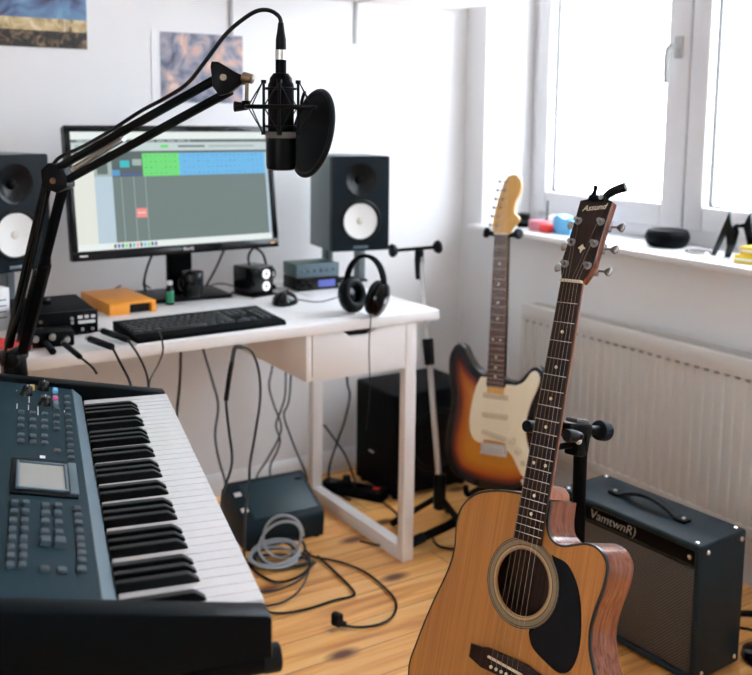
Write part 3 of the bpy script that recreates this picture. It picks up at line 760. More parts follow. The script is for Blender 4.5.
# ------------------------------------------------------------------ computer keyboard
kb = thing('computer_keyboard', 'flat black computer keyboard in front of the monitor', 'keyboard', Matrix.Translation((0.943, 2.325, ZD)) @ Matrix.Rotation(math.radians(2.0), 4, 'Z'))
kw, kd = 0.412, 0.172
pr = [(-kd / 2, 0.0), (kd / 2, 0.0), (kd / 2, 0.024), (kd / 2 - 0.01, 0.024), (-kd / 2 + 0.008, 0.013), (-kd / 2, 0.009)]
MB().prism(pr, -kw / 2, kw / 2, 0.002, axes((0, 0, 0), (0, 1, 0), (0, 0, 1), (1, 0, 0))).build('case', M['matte'], kb)
rows = [(0.064, [1] * 14), (0.038, [1] * 13 + [1.6]), (0.018, [1.4] + [1] * 12 + [1.2]), (-0.002, [1.7] + [1] * 11 + [1.9]), (-0.022, [2.2] + [1] * 10 + [2.4]), (-0.043, [1.4, 1.2, 1.2, 6, 1.2, 1.2, 1.4])]
me_cache = {}
def keycap(w):
    if w in me_cache: return me_cache[w]
    t = MB(); b_ = bmesh.new(); bmesh.ops.create_cube(b_, size=1.0)
    for v in b_.verts:
        top = v.co.z > 0
        v.co = V((v.co.x * (w - (0.004 if top else 0.0015)), v.co.y * (0.0125 if top else 0.0165), 0.006 if top else 0))
    bmesh.ops.bevel(b_, geom=list(b_.edges), offset=0.0008, segments=1, affect='EDGES')
    t.add(b_); o = t.build('key', M['keycap']); me_cache[w] = o.data
    bpy.data.objects.remove(o); return me_cache[w]
def addkey(w, x, y):
    o = bpy.data.objects.new('key', keycap(round(w, 4))); COL.objects.link(o); o.parent = kb
    zz = 0.0125 + (y + kd / 2) / kd * 0.0105
    o.matrix_local = Matrix.Translation((x, y, zz)) @ Matrix.Rotation(math.radians(4.2), 4, 'X')
for yy, ws in rows:
    u = 0.277 / sum(ws); x = -0.202
    for w_ in ws:
        addkey(w_ * u, x + w_ * u / 2, yy); x += w_ * u
for yy in (0.064, 0.038, 0.018):
    for i in range(3): addkey(0.0182, 0.0905 + i * 0.0187, yy)
for x_, yy in ((0.1092, -0.022), (0.0905, -0.043), (0.1092, -0.043), (0.1279, -0.043)): addkey(0.0182, x_, yy)
for yy in (0.038, 0.018, -0.002, -0.022, -0.043):
    for i in range(3): addkey(0.0160, 0.156 + i * 0.0166, yy)

# mouse
ms = thing('computer_mouse', 'black computer mouse right of the black keyboard', 'mouse', Matrix.Translation((1.283, 2.512, ZD)) @ Matrix.Rotation(math.radians(-40), 4, 'Z'))
b_ = bmesh.new(); bmesh.ops.create_uvsphere(b_, u_segments=24, v_segments=16, radius=1)
for v in b_.verts:
    x, y, z = v.co
    v.co = V((x * 0.038 * (1 + 0.08 * y), y * 0.060, max(0.0, z) * 0.037 * (1 - 0.22 * y) + 0.001 if z > 0 else 0.001))
mb = MB(); mb.add(b_); mb.build('shell', M['gloss'], ms)
MB().cyl((-0.004, 0.03, 0.030), (0.004, 0.03, 0.030), 0.006, seg=16).build('scroll_wheel', M['rubber'], ms)
single(MB().tube([V((1.318, 2.560, 0.757))] + D['mousec'][1:], 0.0018, 6), 'mouse_cable', M['cable_blue'], 'thin cable running from the mouse to the rack unit', 'cable')

# ------------------------------------------------------------------ small black speaker box with two white rings
ub = thing('desk_speaker', 'small black box with two white rings between monitor and mouse', 'speaker', Matrix.Translation((1.272, 2.705, ZD)) @ Matrix.Rotation(math.radians(14), 4, 'Z'))
MB().box((0, 0, 0.0475), (0.085, 0.095, 0.085), 0.004).build('case', M['gloss'], ub)
MB().box((0, -0.006, 0.002), (0.10, 0.115, 0.004), 0.001).build('foot_plate', M['matte'], ub)
for z in (0.028, 0.066):
    MB().torus((0.012, -0.0485, z), 0.011, 0.0035, (0, 1, 0)).build('ring', M['led'], ub)
    MB().cyl((0.012, -0.047, z), (0.012, -0.0505, z), 0.007, seg=20).build('knob', M['steel'], ub)
cable('box_cable', D['hubc'], 0.0022, M['cable'], 'thin black cable behind the small box with two rings')
# round white-faced gadget
wc = thing('webcam', 'black gadget with a round white face between black box and rack unit', 'webcam', Matrix.Translation((1.352, 2.76, ZD)))
MB().cyl((0, 0, 0), (0, 0, 0.012), 0.026, 0.022, 28, 0.002).build('base', M['matte'], wc)
MB().cyl((0, 0, 0.012), (0, 0, 0.035), 0.006, seg=14).build('stem', M['matte'], wc)
mb = MB().sphere((0, 0, 0.05), 0.024); mb.build('head', M['gloss'], wc)
nx = V((-0.45, -0.89, 0.05)).normalized()
MB().cyl(V((0, 0, 0.05)) + nx * 0.018, V((0, 0, 0.05)) + nx * 0.026, 0.017, 0.015, 28, 0.001).build('white_face', M['led'], wc)
MB().tube([p - V((1.352, 2.76, ZD)) for p in [V((1.335, 2.80, 0.765)), V((1.30, 2.80, 0.84)), V((1.318, 2.80, 0.878)), V((1.345, 2.79, 0.86)), V((1.352, 2.775, 0.82))]], 0.004, 8).build('cord', M['cable'], wc)

# ------------------------------------------------------------------ rack units on a sheet of paper
single(MB().box((1.455, 2.62, ZD + 0.001), (0.11, 0.13, 0.002)), 'paper_sheet', M['paper'], 'white and blue sheet of paper under the rack units', 'paper')
def rack(label, z, mats, disp):
    t = thing('rack_unit', label, 'audio equipment', Matrix.Translation((1.472, 2.655, z)) @ Matrix.Rotation(math.radians(-2), 4, 'Z'), 'stacked rack units')
    MB().box((0, 0.05, 0.021), (0.144, 0.105, 0.041), 0.002).build('case', mats[0], t)
    MB().box((0, -0.004, 0.021), (0.150, 0.006, 0.042), 0.0015).build('front_plate', mats[1], t)
    if disp:
        MB().box((0.03, -0.0078, 0.021), (0.06, 0.002, 0.022), 0.0005).build('display', M['bluelcd'], t)
        for x in (-0.055, -0.032): MB().cyl((x, -0.006, 0.02), (x, -0.018, 0.02), 0.009, 0.008, 20, 0.001).build('knob', M['rubber'], t)
    else:
        for i in range(6): MB().cyl((-0.055 + i * 0.022, -0.006, 0.02), (-0.055 + i * 0.022, -0.014, 0.02), 0.006, 0.005, 16, 0.001).build('knob', M['synth_edge'], t)
    return t
rack('lower dark rack unit with a bluish display left of the headphones', ZD + 0.0025, (M['black'], M['gloss']), True)
rack('upper teal rack unit with a row of grey knobs left of the headphones', ZD + 0.0455, (M['teal'], M['synth_edge']), False)

# ------------------------------------------------------------------ headphones standing on the desk
hd = thing('headphones', 'black over-ear headphones standing upright at the front right of the desk', 'headphones', Matrix.Translation((1.403, 2.262, ZD)) @ Matrix.Rotation(math.radians(-68), 4, 'Z') @ Matrix.Rotation(math.radians(-4), 4, 'X') @ Matrix.Diagonal((0.86, 0.95, 0.95, 1)))
arc = [(0.074 * math.sin(a) * 1.0, 0.0, 0.092 + 0.082 * math.cos(a)) for a in [math.radians(d) for d in range(-100, 101, 10)]]
mb = MB()
for off in (-0.009, 0, 0.009): mb.tube([(x, off, z) for x, y, z in arc], 0.006 if off == 0 else 0.0045, 8, n=3)
mb.build('headband', M['matte'], hd)
for s in (-1, 1):
    Xc = Matrix.Translation((s * 0.047, 0, 0.054)) @ Matrix.Rotation(s * math.radians(14), 4, 'Y') @ Matrix.Rotation(s * math.radians(10), 4, 'Z') @ frame_z((s, 0, 0)) @ Matrix.Diagonal((1.0, 1.14, 1, 1))
    mb = MB().lathe([(0.0, 0.001), (0.030, 0.001), (0.040, 0.004), (0.046, 0.012), (0.044, 0.022), (0.034, 0.029), (0.018, 0.032), (0, 0.033)], 36, Xc)
    cup = mb.build('ear_cup', M['gloss'], hd)
    MB().torus((0, 0, -0.006), 0.034, 0.0125, seg=36, rs=12, X=Xc).build('ear_pad', M['rubber'], hd)
    MB().box((0, 0, 0.0335), (0.012, 0.012, 0.001), 0, Xc).build('emblem', M['steel'], hd)
    mb = MB().tube([(s * 0.073, 0, 0.10), (s * 0.084, 0.0, 0.085), (s * 0.087, 0.0, 0.062)], 0.005, 8, n=4)
    mb.build('yoke', M['matte'], hd)
hpc = [V((1.420, 2.235, 0.757)), V((1.40, 2.225, 0.756)), V((1.386, 2.197, 0.752))] + D['hp'][2:]
single(MB().tube(hpc, 0.0016, 6), 'headphone_cable', M['cable'], 'thin headphone cable hanging down over the drawer front', 'cable')

# ------------------------------------------------------------------ left part of the desk
ai = thing('audio_interface', 'black box with white front labels behind the plugs', 'audio equipment', Matrix.Translation((0.605, 2.50, ZD)) @ Matrix.Rotation(math.radians(-3), 4, 'Z'))
MB().box((0, 0.02, 0.033), (0.185, 0.235, 0.056), 0.003).build('case', M['matte'], ai)
MB().box((0, -0.101, 0.033), (0.188, 0.008, 0.058), 0.002).build('front_panel', M['black'], ai)
for x, w_, z, h_ in ((0.05, 0.012, 0.046, 0.008), (0.066, 0.010, 0.046, 0.008), (0.082, 0.010, 0.046, 0.008), (0.066, 0.042, 0.033, 0.008)):
    MB().box((x, -0.1058, z), (w_, 0.001, h_)).build('white_label', M['label'], ai)
for x, z in ((-0.045, 0.042), (0.03, 0.044), (0.03, 0.034), (0.055, 0.015), (0.08, 0.014)): MB().cyl((x, -0.104, z), (x, -0.110, z), 0.0045, 0.004, 16).build('knob', M['steel'], ai)
for x in (-0.06, -0.02): MB().box((x, -0.1058, 0.018), (0.016, 0.001, 0.010)).build('jack_socket', M['hole'], ai)
for x in (-0.08, 0.08):
    for y in (-0.08, 0.12): MB().cyl((x, y, 0), (x, y, 0.006), 0.008, seg=14).build('foot', M['rubber'], ai)
single(MB().bar((0.578, 2.535, 0.8225), (0.60, 2.495, 0.8225), 0.016, 0.018, 0.004), 'usb_stick', M['gloss'], 'small black stick lying on top of the black box', 'usb stick')
mi = thing('mixer', 'low black unit with silver knobs just right of the boom arm base', 'mixer', Matrix.Translation((0.553, 2.328, ZD)) @ Matrix.Rotation(math.radians(-8), 4, 'Z'))
MB().box((0, 0, 0.019), (0.115, 0.07, 0.036), 0.003).build('case', M['black'], mi)
for x, z in ((-0.03, 0.024), (0.008, 0.026), (0.04, 0.018)):
    MB().cyl((x, -0.034, z), (x, -0.045, z), 0.0085, 0.0075, 20, 0.001).build('knob', M['steel'], mi)
oc = thing('letter_tray', 'bright orange tray with a dark slot left of the monitor base', 'tray', Matrix.Translation((0.842, 2.70, ZD)) @ Matrix.Rotation(math.radians(3), 4, 'Z'))
mb = MB().box((0, 0, 0.030), (0.135, 0.235, 0.006), 0.001)
for s in (-1, 1): mb.box((s * 0.0605, 0, 0.0135), (0.014, 0.235, 0.027), 0.001)
mb.box((-0.032, -0.112, 0.0135), (0.045, 0.011, 0.027), 0.001); mb.box((0, 0.112, 0.0135), (0.107, 0.011, 0.027), 0.001)
mb.build('shell', M['orange'], oc)
MB().box((0.021, -0.10, 0.014), (0.062, 0.012, 0.024)).build('slot', M['hole'], oc)  # dark block painted in as the shade inside the slot
wb = thing('carton', 'white upright carton beneath the left studio speaker', 'box', Matrix.Translation((0.465, 2.55, ZD)) @ Matrix.Rotation(0.3, 4, 'Z'))
MB().box((0, 0, 0.055), (0.085, 0.05, 0.11), 0.002).build('sleeve', M['paper'], wb)
for i in range(4): MB().box((0.01, -0.0253, 0.035 + i * 0.015), (0.045, 0.0006, 0.003)).build('print', M['synth_edge'], wb)
rp = thing('clamp_tool', 'red handled tool lying at the front left of the desk', 'tool', Matrix.Translation((0.467, 2.335, ZD)))
MB().cyl((-0.03, 0.0, 0.016), (0.02, -0.045, 0.014), 0.014, 0.012, 18, 0.003).build('grip', M['red'], rp)
MB().sphere((0.03, -0.052, 0.011), 0.0105).build('ball_end', M['red'], rp)
mg = thing('mug', 'glossy black mug standing on the monitor base', 'mug', Matrix.Translation((1.066, 2.69, ZD + 0.0125)))
MB().lathe([(0, 0.002), (0.024, 0.0), (0.0275, 0.004), (0.0325, 0.03), (0.033, 0.073), (0.0315, 0.075), (0.0305, 0.071), (0.030, 0.02), (0.0, 0.012)], 36).build('cup', M['gloss'], mg)
MB().tube([(-0.028, -0.004, 0.062), (-0.043, -0.008, 0.058), (-0.047, -0.009, 0.042), (-0.042, -0.008, 0.026), (-0.028, -0.004, 0.020)], 0.0045, 8).build('handle', M['gloss'], mg)
gb = thing('small_bottle', 'small dark bottle with green label left of the black mug', 'bottle', Matrix.Translation((0.984, 2.662, ZD)))
MB().lathe([(0, 0), (0.012, 0), (0.0125, 0.003), (0.0125, 0.045), (0.007, 0.056), (0.007, 0.06), (0, 0.06)], 24).build('body', M['gloss'], gb)
MB().lathe([(0.0128, 0.006), (0.0131, 0.0065), (0.0131, 0.04), (0.0128, 0.0405)], 24).build('green_label', M['green'], gb)
MB().cyl((0, 0, 0.058), (0, 0, 0.070), 0.0085, seg=20, bev=0.001).build('cap', M['label'], gb)
for (nm, pts, lab) in (('monitor_cable', D['monc1'], 'black cable dropping behind the monitor left of its neck'), ('monitor_cable', D['monc2'], 'black cable slanting down from the monitor right of its neck')):
    single(MB().tube(pts, 0.004, 8), nm, M['cable'], lab, 'cable')
single(MB().tube(D['monc3'], 0.003, 8), 'desk_cable', M['cable_blue'], 'thin grey cable looping behind the orange tray', 'cable')

# ================================================================== BOOM ARM AND MICROPHONE
A_, B_, C_ = V((0.444, 2.172, 0.764)), V((0.490, 1.941, 1.176)), V((0.676, 1.517, 1.359))
arm = thing('boom_arm', 'black spring microphone boom arm clamped to the desk edge', 'microphone arm', Matrix.Translation((A_.x, 2.222, ZD)))
AI = Matrix.Translation(-V(arm.location))
mb = MB()
mb.box((A_.x, 2.222, ZD + 0.008), (0.056, 0.065, 0.016), 0.003)
mb.box((A_.x, 2.185, 0.745), (0.046, 0.032, 0.040), 0.004)
mb.box((A_.x, DY0 - 0.007, 0.715), (0.044, 0.012, 0.085), 0.003)
mb.box((A_.x, 2.219, 0.682), (0.044, 0.05, 0.014), 0.003)
mb.cyl((A_.x, 2.226, 0.645), (A_.x, 2.226, 0.719), 0.007, seg=14)
mb.cyl((A_.x, 2.226, 0.636), (A_.x, 2.226, 0.648), 0.019, seg=20, bev=0.002)
mb.cyl((A_.x, A_.y, 0.722), (A_.x, A_.y, 0.772), 0.027, 0.024, 24, 0.004)
mb.cyl((A_.x + 0.020, A_.y + 0.03, 0.768), (A_.x - 0.016, A_.y - 0.028, 0.768), 0.019, seg=20, bev=0.003)
mb.build('desk_clamp', M['black'], arm, AI)
def arm_frame(p, q):
    d = (q - p).normalized()
    side = V((-0.537, -0.843, 0.0)); side = (side - d * side.dot(d)).normalized(); up = d.cross(side).normalized()
    if up.z < 0: up = -up
    return d, side, up
def arm_seg(p, q, name, gap, r, lo_ext):
    d, side, up = arm_frame(p, q)
    for s in (1, -1):
        MB().bar(p + up * s * gap + d * 0.012, q + up * s * gap - d * 0.012, r * 2, r * 2, 0.0025).build(name, M['matte'], arm, AI)
    return d, side, up
d1, s1, u1 = arm_seg(A_ + V((0, 0, 0.012)), B_, 'lower_bar', 0.0160, 0.0082, 0)
d2, s2, u2 = arm_seg(B_, C_, 'upper_bar', 0.0145, 0.0068, 0)
# springs along the lower half of each section
def spring(p, q, r, turns):
    d = q - p; F = frame_z(d); L = d.length
    pts = [Matrix.Translation(p) @ F @ V((r * math.cos(2 * PI * turns * t), r * math.sin(2 * PI * turns * t), L * t)) for t in [i / (turns * 8) for i in range(turns * 8 + 1)]]
    return MB().tube(pts, 0.0011, 5, smooth=False)
spring(B_ + d2 * 0.05 - u2 * 0.002, B_ + d2 * 0.21 + u2 * 0.003, 0.0055, 46).build('spring', M['steel'], arm, AI)
spring(A_ + d1 * 0.05, A_ + d1 * 0.25, 0.0055, 50).build('spring', M['matte'], arm, AI)
MB().box((0, 0, 0), (0.022, 0.022, 0.235), 0.003, axes(A_ + d1 * 0.150 - u1 * 0.016, s1, u1, d1)).build('bar_sleeve', M['matte'], arm, AI)
# elbow block and head block
poly = [(-0.024, -0.020), (0.006, -0.030), (0.030, -0.018), (0.030, 0.004), (0.018, 0.024), (-0.010, 0.028), (-0.026, 0.014)]
eb = MB().prism(poly, -0.016, 0.016, 0.002, axes(B_, V((0.60, -0.60, 0)).normalized(), (0, 0, 1), V((-0.60, -0.60, 0)).normalized()))
eb.build('elbow_block', M['black'], arm, AI)
for s in (-1, 1):
    MB().cyl(B_ - s1 * 0.016 * s, B_ - s1 * 0.021 * s, 0.006, seg=14).build('elbow_screw', M['brass'], arm, AI)
hx = V((0.843, -0.537, 0)); hz = V((-0.537, -0.843, 0))
Hx = axes(C_, hx, (0, 0, 1), hz)
MB().prism([(-0.034, 0.022), (-0.030, -0.012), (-0.020, -0.026), (-0.004, -0.022), (0.020, -0.004), (0.024, 0.006), (0.010, 0.012), (-0.022, 0.030), (-0.032, 0.030)], -0.014, 0.014, 0.002, Hx).build('head_block', M['black'], arm, AI)
MB().cyl(Hx @ V((-0.012, 0.004, 0.013)), Hx @ V((-0.012, 0.004, 0.018)), 0.0055, seg=14).build('head_screw', M['brass'], arm, AI)
hj = V((0.689, 1.485, 1.362))
mb = MB().cyl(C_ + hx * 0.018, hj, 0.0085, 0.008, 16, 0.001); mb.sphere(hj, 0.0075)
mb.cyl(hj + V((0.006, -0.009, -0.002)), hj + V((-0.004, 0.006, 0.003)), 0.008, seg=18, bev=0.001)
mb.cyl(hj + V((0, 0, -0.008)), V((0.6865, 1.482, 1.322)), 0.0035, seg=10)
mb.build('swivel_joint', M['brass'], arm, AI)

MC = V((0.733, 1.448, 0))
mic = thing('condenser_microphone', 'black condenser microphone hanging from the boom arm', 'microphone', Matrix.Translation((MC.x, MC.y, 1.2)))
I = Matrix.Translation(-V(mic.location)); C = I @ Matrix.Translation(MC)
MB().lathe([(0, 1.274), (0.0205, 1.274), (0.0215, 1.276), (0.0215, 1.350), (0.020, 1.355), (0, 1.355)], 40, C).build('body', M['matte'], mic)
MB().lathe([(0, 1.2105), (0.020, 1.2105), (0.0235, 1.213), (0.0248, 1.219), (0.0248, 1.268), (0.0225, 1.274), (0, 1.274)], 40, C).build('grille_head', M['black'], mic)
MB().lathe([(0.0250, 1.264), (0.0256, 1.265), (0.0256, 1.273), (0.0250, 1.274), (0.022, 1.2745)], 40, C).build('band', M['gasket'], mic)
MB().lathe([(0, 1.352), (0.0195, 1.352), (0.0185, 1.362), (0.0125, 1.370), (0, 1.370)], 36, C).build('collar', M['synth_dark'], mic)
xl = thing('microphone_cable', 'black cable with a silver ringed plug running from the microphone along the boom arm', 'cable', Matrix.Translation((MC.x, MC.y, 1.365)))
I2 = Matrix.Translation(-V(xl.location)); C2 = I2 @ Matrix.Translation(MC)
MB().lathe([(0, 1.3705), (0.0090, 1.3705), (0.0090, 1.392), (0, 1.392)], 24, C2).build('plug', M['matte'], xl)
MB().lathe([(0, 1.392), (0.0094, 1.392), (0.0094, 1.408), (0, 1.408)], 24, C2).build('plug_ring', M['nickel'], xl)
MB().lathe([(0, 1.408), (0.0088, 1.408), (0.0085, 1.425), (0.006, 1.440), (0.0045, 1.452), (0, 1.452)], 24, C2).build('boot', M['rubber'], xl)
pts = [MC + V((0, 0, 1.440))] + D['mic_cable'][1:]
MB().tube(pts, 0.0036, 8).build('cord', M['cable'], xl, I2)
# shock mount
smt = thing('shock_mount', 'black ring shock mount holding the condenser microphone', 'microphone mount', Matrix.Translation((MC.x, MC.y, 1.268)))
I = Matrix.Translation(-V(smt.location)); C = I @ Matrix.Translation(MC)
MB().torus((0, 0, 1.315), 0.0575, 0.0036, seg=48, X=C).build('ring', M['black'], smt)
MB().torus((0, 0, 1.345), 0.0245, 0.0022, seg=36, X=C).build('clamp_ring', M['black'], smt)
MB().torus((0, 0, 1.283), 0.0245, 0.0022, seg=36, X=C).build('clamp_ring', M['black'], smt)
for k in range(4):
    a = math.radians(58 + 90 * k)
    c, s_ = math.cos(a), math.sin(a)
    mb = MB().cyl((0.0285 * c, 0.0285 * s_, 1.272), (0.0285 * c, 0.0285 * s_, 1.356), 0.0024, seg=10, X=C)
    for z in (1.272, 1.356): mb.cyl((0.0285 * c, 0.0285 * s_, z - 0.003), (0.0285 * c, 0.0285 * s_, z + 0.003), 0.0045, seg=12, X=C)
    mb.cyl((0.022 * c, 0.022 * s_, 1.345), (0.030 * c, 0.030 * s_, 1.345), 0.002, seg=8, X=C); mb.cyl((0.022 * c, 0.022 * s_, 1.283), (0.030 * c, 0.030 * s_, 1.283), 0.002, seg=8, X=C)
    mb.build('pillar', M['black'], smt)
    mb = MB()
    for da in (-24, 24):
        b2 = a + math.radians(da)
        for z in (1.272, 1.356):
            mb.cyl((0.030 * c, 0.030 * s_, z), (0.0570 * math.cos(b2), 0.0570 * math.sin(b2), 1.315), 0.0011, seg=6, X=C)
    mb.build('elastic_cord', M['cable'], smt)
kd_ = V((-0.843, 0.537, 0))
kp = MC + V((-0.0475, 0.0345, 1.315))
MB().cyl(kp - kd_ * 0.004, kp + kd_ * 0.020, 0.0055, 0.009, 16, 0.0015, X=I).build('knob', M['rubber'], smt)
MB().box(kp + V((0, 0, 0.003)), (0.012, 0.012, 0.014), 0.002, I).build('socket', M['black'], smt)
# pop filter
PF = V((0.786, 1.437, 1.272))
pn = V((-0.95, 0.06, 0.20)).normalized()
pf = thing('pop_filter', 'round black pop filter screen on the right of the microphone', 'pop filter', Matrix.Translation((PF.x, PF.y, 1.20)))
I = Matrix.Translation(-V(pf.location))
Xp = I @ Matrix.Translation(PF) @ frame_z(pn)
MB().torus((0, 0, 0), 0.0715, 0.0048, seg=56, rs=12, X=Xp).build('rim', M['rubber'], pf)
MB().lathe([(0.070, 0.0022), (0, 0.0032), ], 48, Xp).build('screen', M['matte'], pf)
MB().lathe([(0, -0.0042), (0.070, -0.0022)], 48, Xp).build('screen', M['matte'], pf)
MB().tube([PF + V((-0.012, 0.004, 0.0690)), PF + V((-0.012, 0.010, 0.062)), PF + V((-0.010, 0.020, 0.050)), MC + V((0.052, 0.024, 1.315))], 0.0028, 8, X=I).build('bracket', M['black'], pf)

# ------------------------------------------------------------------ cables lying over the desk front, with their plugs
def plug_cable(key, label, r=0.0028, pr=0.0075, mats='cable'):
    P = D[key]
    t = thing('cable', label, 'cable', Matrix.Translation(P[0]))
    I = Matrix.Translation(-P[0])
    if len(P) > 2: MB().tube(P[1:], r, 8, X=I).build('cord', M[mats], t)
    mb = MB().cyl(P[0], P[1], pr, pr * 0.95, 18, 0.0015, X=I)
    mb.build('plug', M['rubber'], t)
    dd = (P[0] - P[1]).normalized()
    MB().cyl(P[0], P[0] + dd * 0.012, pr * 0.8, seg=16, X=I).build('contact_sleeve', M['steel'], t)
    return t
for k in ('plug1', 'plug2', 'plug3', 'plug4', 'plug5'):
    # rest the plugs on the desk, cords drop in front of its edge
    D[k] = [V((p.x, p.y, max(p.z, 0.7585))) if p.y > 2.2 else p for p in D[k]]
plug_cable('plug1', 'short black plug on the desk edge nearest the boom arm', pr=0.008)
plug_cable('plug2', 'black plug with a silver tip whose short cord hangs over the desk edge', pr=0.0065)
plug_cable('plug3', 'thick black plug right of the black box, its cord dropping to the synthesizer', pr=0.0085)
plug_cable('plug4', 'black plug touching the corner of the computer keyboard, cord hanging down', pr=0.008)
single(MB().tube(D['plug5'], 0.0022, 8), 'cable', M['cable'], 'thin black cord curving down from the computer keyboard', 'cable')

# ================================================================== SYNTHESIZER
S_ = V((0.225, 0.974, 0)).normalized(); T_ = V((0.974, -0.225, 0)).normalized()
SX = axes((0.448, 0.908, 0.70), T_, S_, (0, 0, 1))
sy = thing('synthesizer', 'slate blue synthesizer keyboard at the lower left', 'synthesizer', SX)
h0 = -0.70
LEN = 0.950
zt = lambda t: 0.7330 - t * 0.215 if False else (0.772 + (-0.18 - t) * 0.2154)   # panel height against t
MB().box((-0.175, LEN / 2, 0.010), (0.335, LEN - 0.004, 0.020), 0.003).build('base', M['synth_dark'], sy)
MB().prism([(-0.34, 0.018), (-0.188, 0.018), (-0.188, zt(-0.188) + h0 - 0.012), (-0.34, zt(-0.34) + h0 - 0.012)], 0.036, LEN - 0.036, 0.0, axes((0, 0, 0), (1, 0, 0), (0, 0, 1), (0, -1, 0)) @ Matrix.Diagonal((1, 1, -1, 1))).build('rear_body', M['synth_dark'], sy)
panel_prof = [(-0.345, zt(-0.345) + h0), (-0.345, 0.02), (-0.342, 0.02), (-0.340, zt(-0.34) + h0 - 0.011), (-0.165, 0.050), (-0.163, 0.056), (-0.178, zt(-0.18) + h0)]
MB().prism(panel_prof, 0.036, LEN - 0.036, 0.0, axes((0, 0, 0), (1, 0, 0), (0, 0, 1), (0, -1, 0)) @ Matrix.Diagonal((1, 1, -1, 1))).build('panel', M['synth'], sy)
a_ = V((-1, 0, 0.2154)).normalized(); Nn = V((0.2154, 0, 1)).normalized()
PX = axes(V((-0.18, 0, 0.772 + h0)), -a_, (0, 1, 0), Nn)       # local x toward the player, y along, z out of the panel
MB().prism([(-0.1795, zt(-0.1795) + h0 + 0.0006), (-0.163, 0.0562), (-0.1615, 0.0568), (-0.178, zt(-0.178) + h0 + 0.0016)], 0.037, LEN - 0.037, 0.0, axes((0, 0, 0), (1, 0, 0), (0, 0, 1), (0, -1, 0)) @ Matrix.Diagonal((1, 1, -1, 1))).build('panel_edge', M['synth_edge'], sy)
endp = [(-0.352, 0.0), (0.0, 0.0), (0.0, 0.046), (-0.004, 0.050), (-0.163, 0.0795), (-0.345, 0.1130), (-0.352, 0.110)]
for s0 in (0.0, LEN - 0.035):
    MB().prism(endp, s0, s0 + 0.035, 0.003, axes((0, 0, 0), (1, 0, 0), (0, 0, 1), (0, -1, 0)) @ Matrix.Diagonal((1, 1, -1, 1))).build('end_block', M['synth_dark'] if s0 else M['synth_dark'], sy)
# display
mb = MB().box((-0.056, 0.415, 0.0015), (0.090, 0.142, 0.003), 0.001, PX)
bz = mb.build('display_bezel', M['synth_dark'], sy)
MB().box((-0.059, 0.413, 0.0033), (0.062, 0.098, 0.0012), 0.0, PX).build('display', M['lcd'], bz)
mb = MB()
for (x, y, w, h) in ((-0.0255, 0.413, 0.004, 0.110), (-0.0925, 0.413, 0.004, 0.110), (-0.059, 0.3605, 0.068, 0.005), (-0.059, 0.4655, 0.068, 0.005)): mb.box((x, y, 0.0045), (w, h, 0.003), 0.0008, PX)
mb.build('display_frame', M['synth_edge'], bz)
MB().box((-0.016, 0.415, 0.0040), (0.012, 0.125, 0.003), 0.001, PX).build('side_strip', M['synth_edge'], sy)
G = {
 'A': [(.31, .094), (.28, .094), (.251, .095), (.223, .095), (.197, .095), (.171, .096), (.147, .096), (.123, .096)],
 'B': [(.313, .08), (.283, .08), (.254, .081), (.226, .081), (.199, .082), (.173, .082), (.149, .082), (.125, .083)],
 'C': [(.308, .055), (.283, .055), (.255, .056), (.223, .057)],
 'D': [(.312, .039), (.286, .04), (.254, .04), (.223, .04)],
 'E': [(.306, .015), (.282, .014), (.258, .015), (.231, .015), (.208, .015), (.186, .015), (.166, .015), (.146, .016), (.122, .017)],
 'F': [(.117, .058), (.117, .039)],
 '1': [(.723, .09), (.682, .09), (.644, .09), (.597, .089), (.567, .089)],
 '2': [(.725, .071), (.684, .071), (.645, .071), (.598, .071), (.568, .071)],
 '3': [(.726, .051), (.685, .052), (.652, .052), (.604, .053), (.569, .053)],
 '4': [(.764, .031), (.722, .032), (.681, .033), (.648, .033), (.536, .035)],
 '5': [(.851, .01), (.81, .011), (.771, .011), (.734, .012), (.698, .012), (.663, .013), (.63, .013), (.598, .014), (.568, .014), (.538, .015), (.51, .015)]}
bm_cache = {}
def pbutton(w, l, h, m):
    k = (w, l, h, m)
    if k not in bm_cache:
        b_ = bmesh.new(); bmesh.ops.create_cube(b_, size=1.0)
        for v in b_.verts:
            top = v.co.z > 0
            v.co = V((v.co.x * w * (0.88 if top else 1), v.co.y * l * (0.86 if top else 1), h if top else 0))
        bmesh.ops.bevel(b_, geom=list(b_.edges), offset=0.0009, segments=2, affect='EDGES')
        o = MB().add(b_).build('button', m); bm_cache[k] = o.data; bpy.data.objects.remove(o)
    return bm_cache[k]
def put_button(a, s, w, l, h, m):
    o = bpy.data.objects.new('button', pbutton(w, l, h, m)); COL.objects.link(o); o.parent = sy
    o.matrix_local = PX @ Matrix.Translation((-a, s, 0))
for k, L in G.items():
    for s, a in L:
        w = 0.0095 if k in 'AB' else 0.0108
        l = 0.0160 if k in 'ABCDE' else 0.0150
        put_button(a, s, w, l, 0.0042, M['synth_button'])
put_button(0.057, 0.192, 0.013, 0.020, 0.007, M['synth_button'])
put_button(0.040, 0.190, 0.014, 0.022, 0.008, M['synth_button'])
for (s, a, r) in ((.839, .083, .0105), (.887, .053, .0105), (.787, .052, .0105)):
    mb = MB().lathe([(0, 0), (r * 1.1, 0), (r, 0.004), (r * 0.88, 0.015), (r * 0.75, 0.0165), (0, 0.0165)], 24, PX @ Matrix.Translation((-a, s, 0)))
    kn = mb.build('knob', M['gloss'], sy)
    MB().box((0, r * 0.45, 0.0168), (0.0015, r * 0.8, 0.0008), 0, PX @ Matrix.Translation((-a, s, 0))).build('pointer', M['label'], kn)
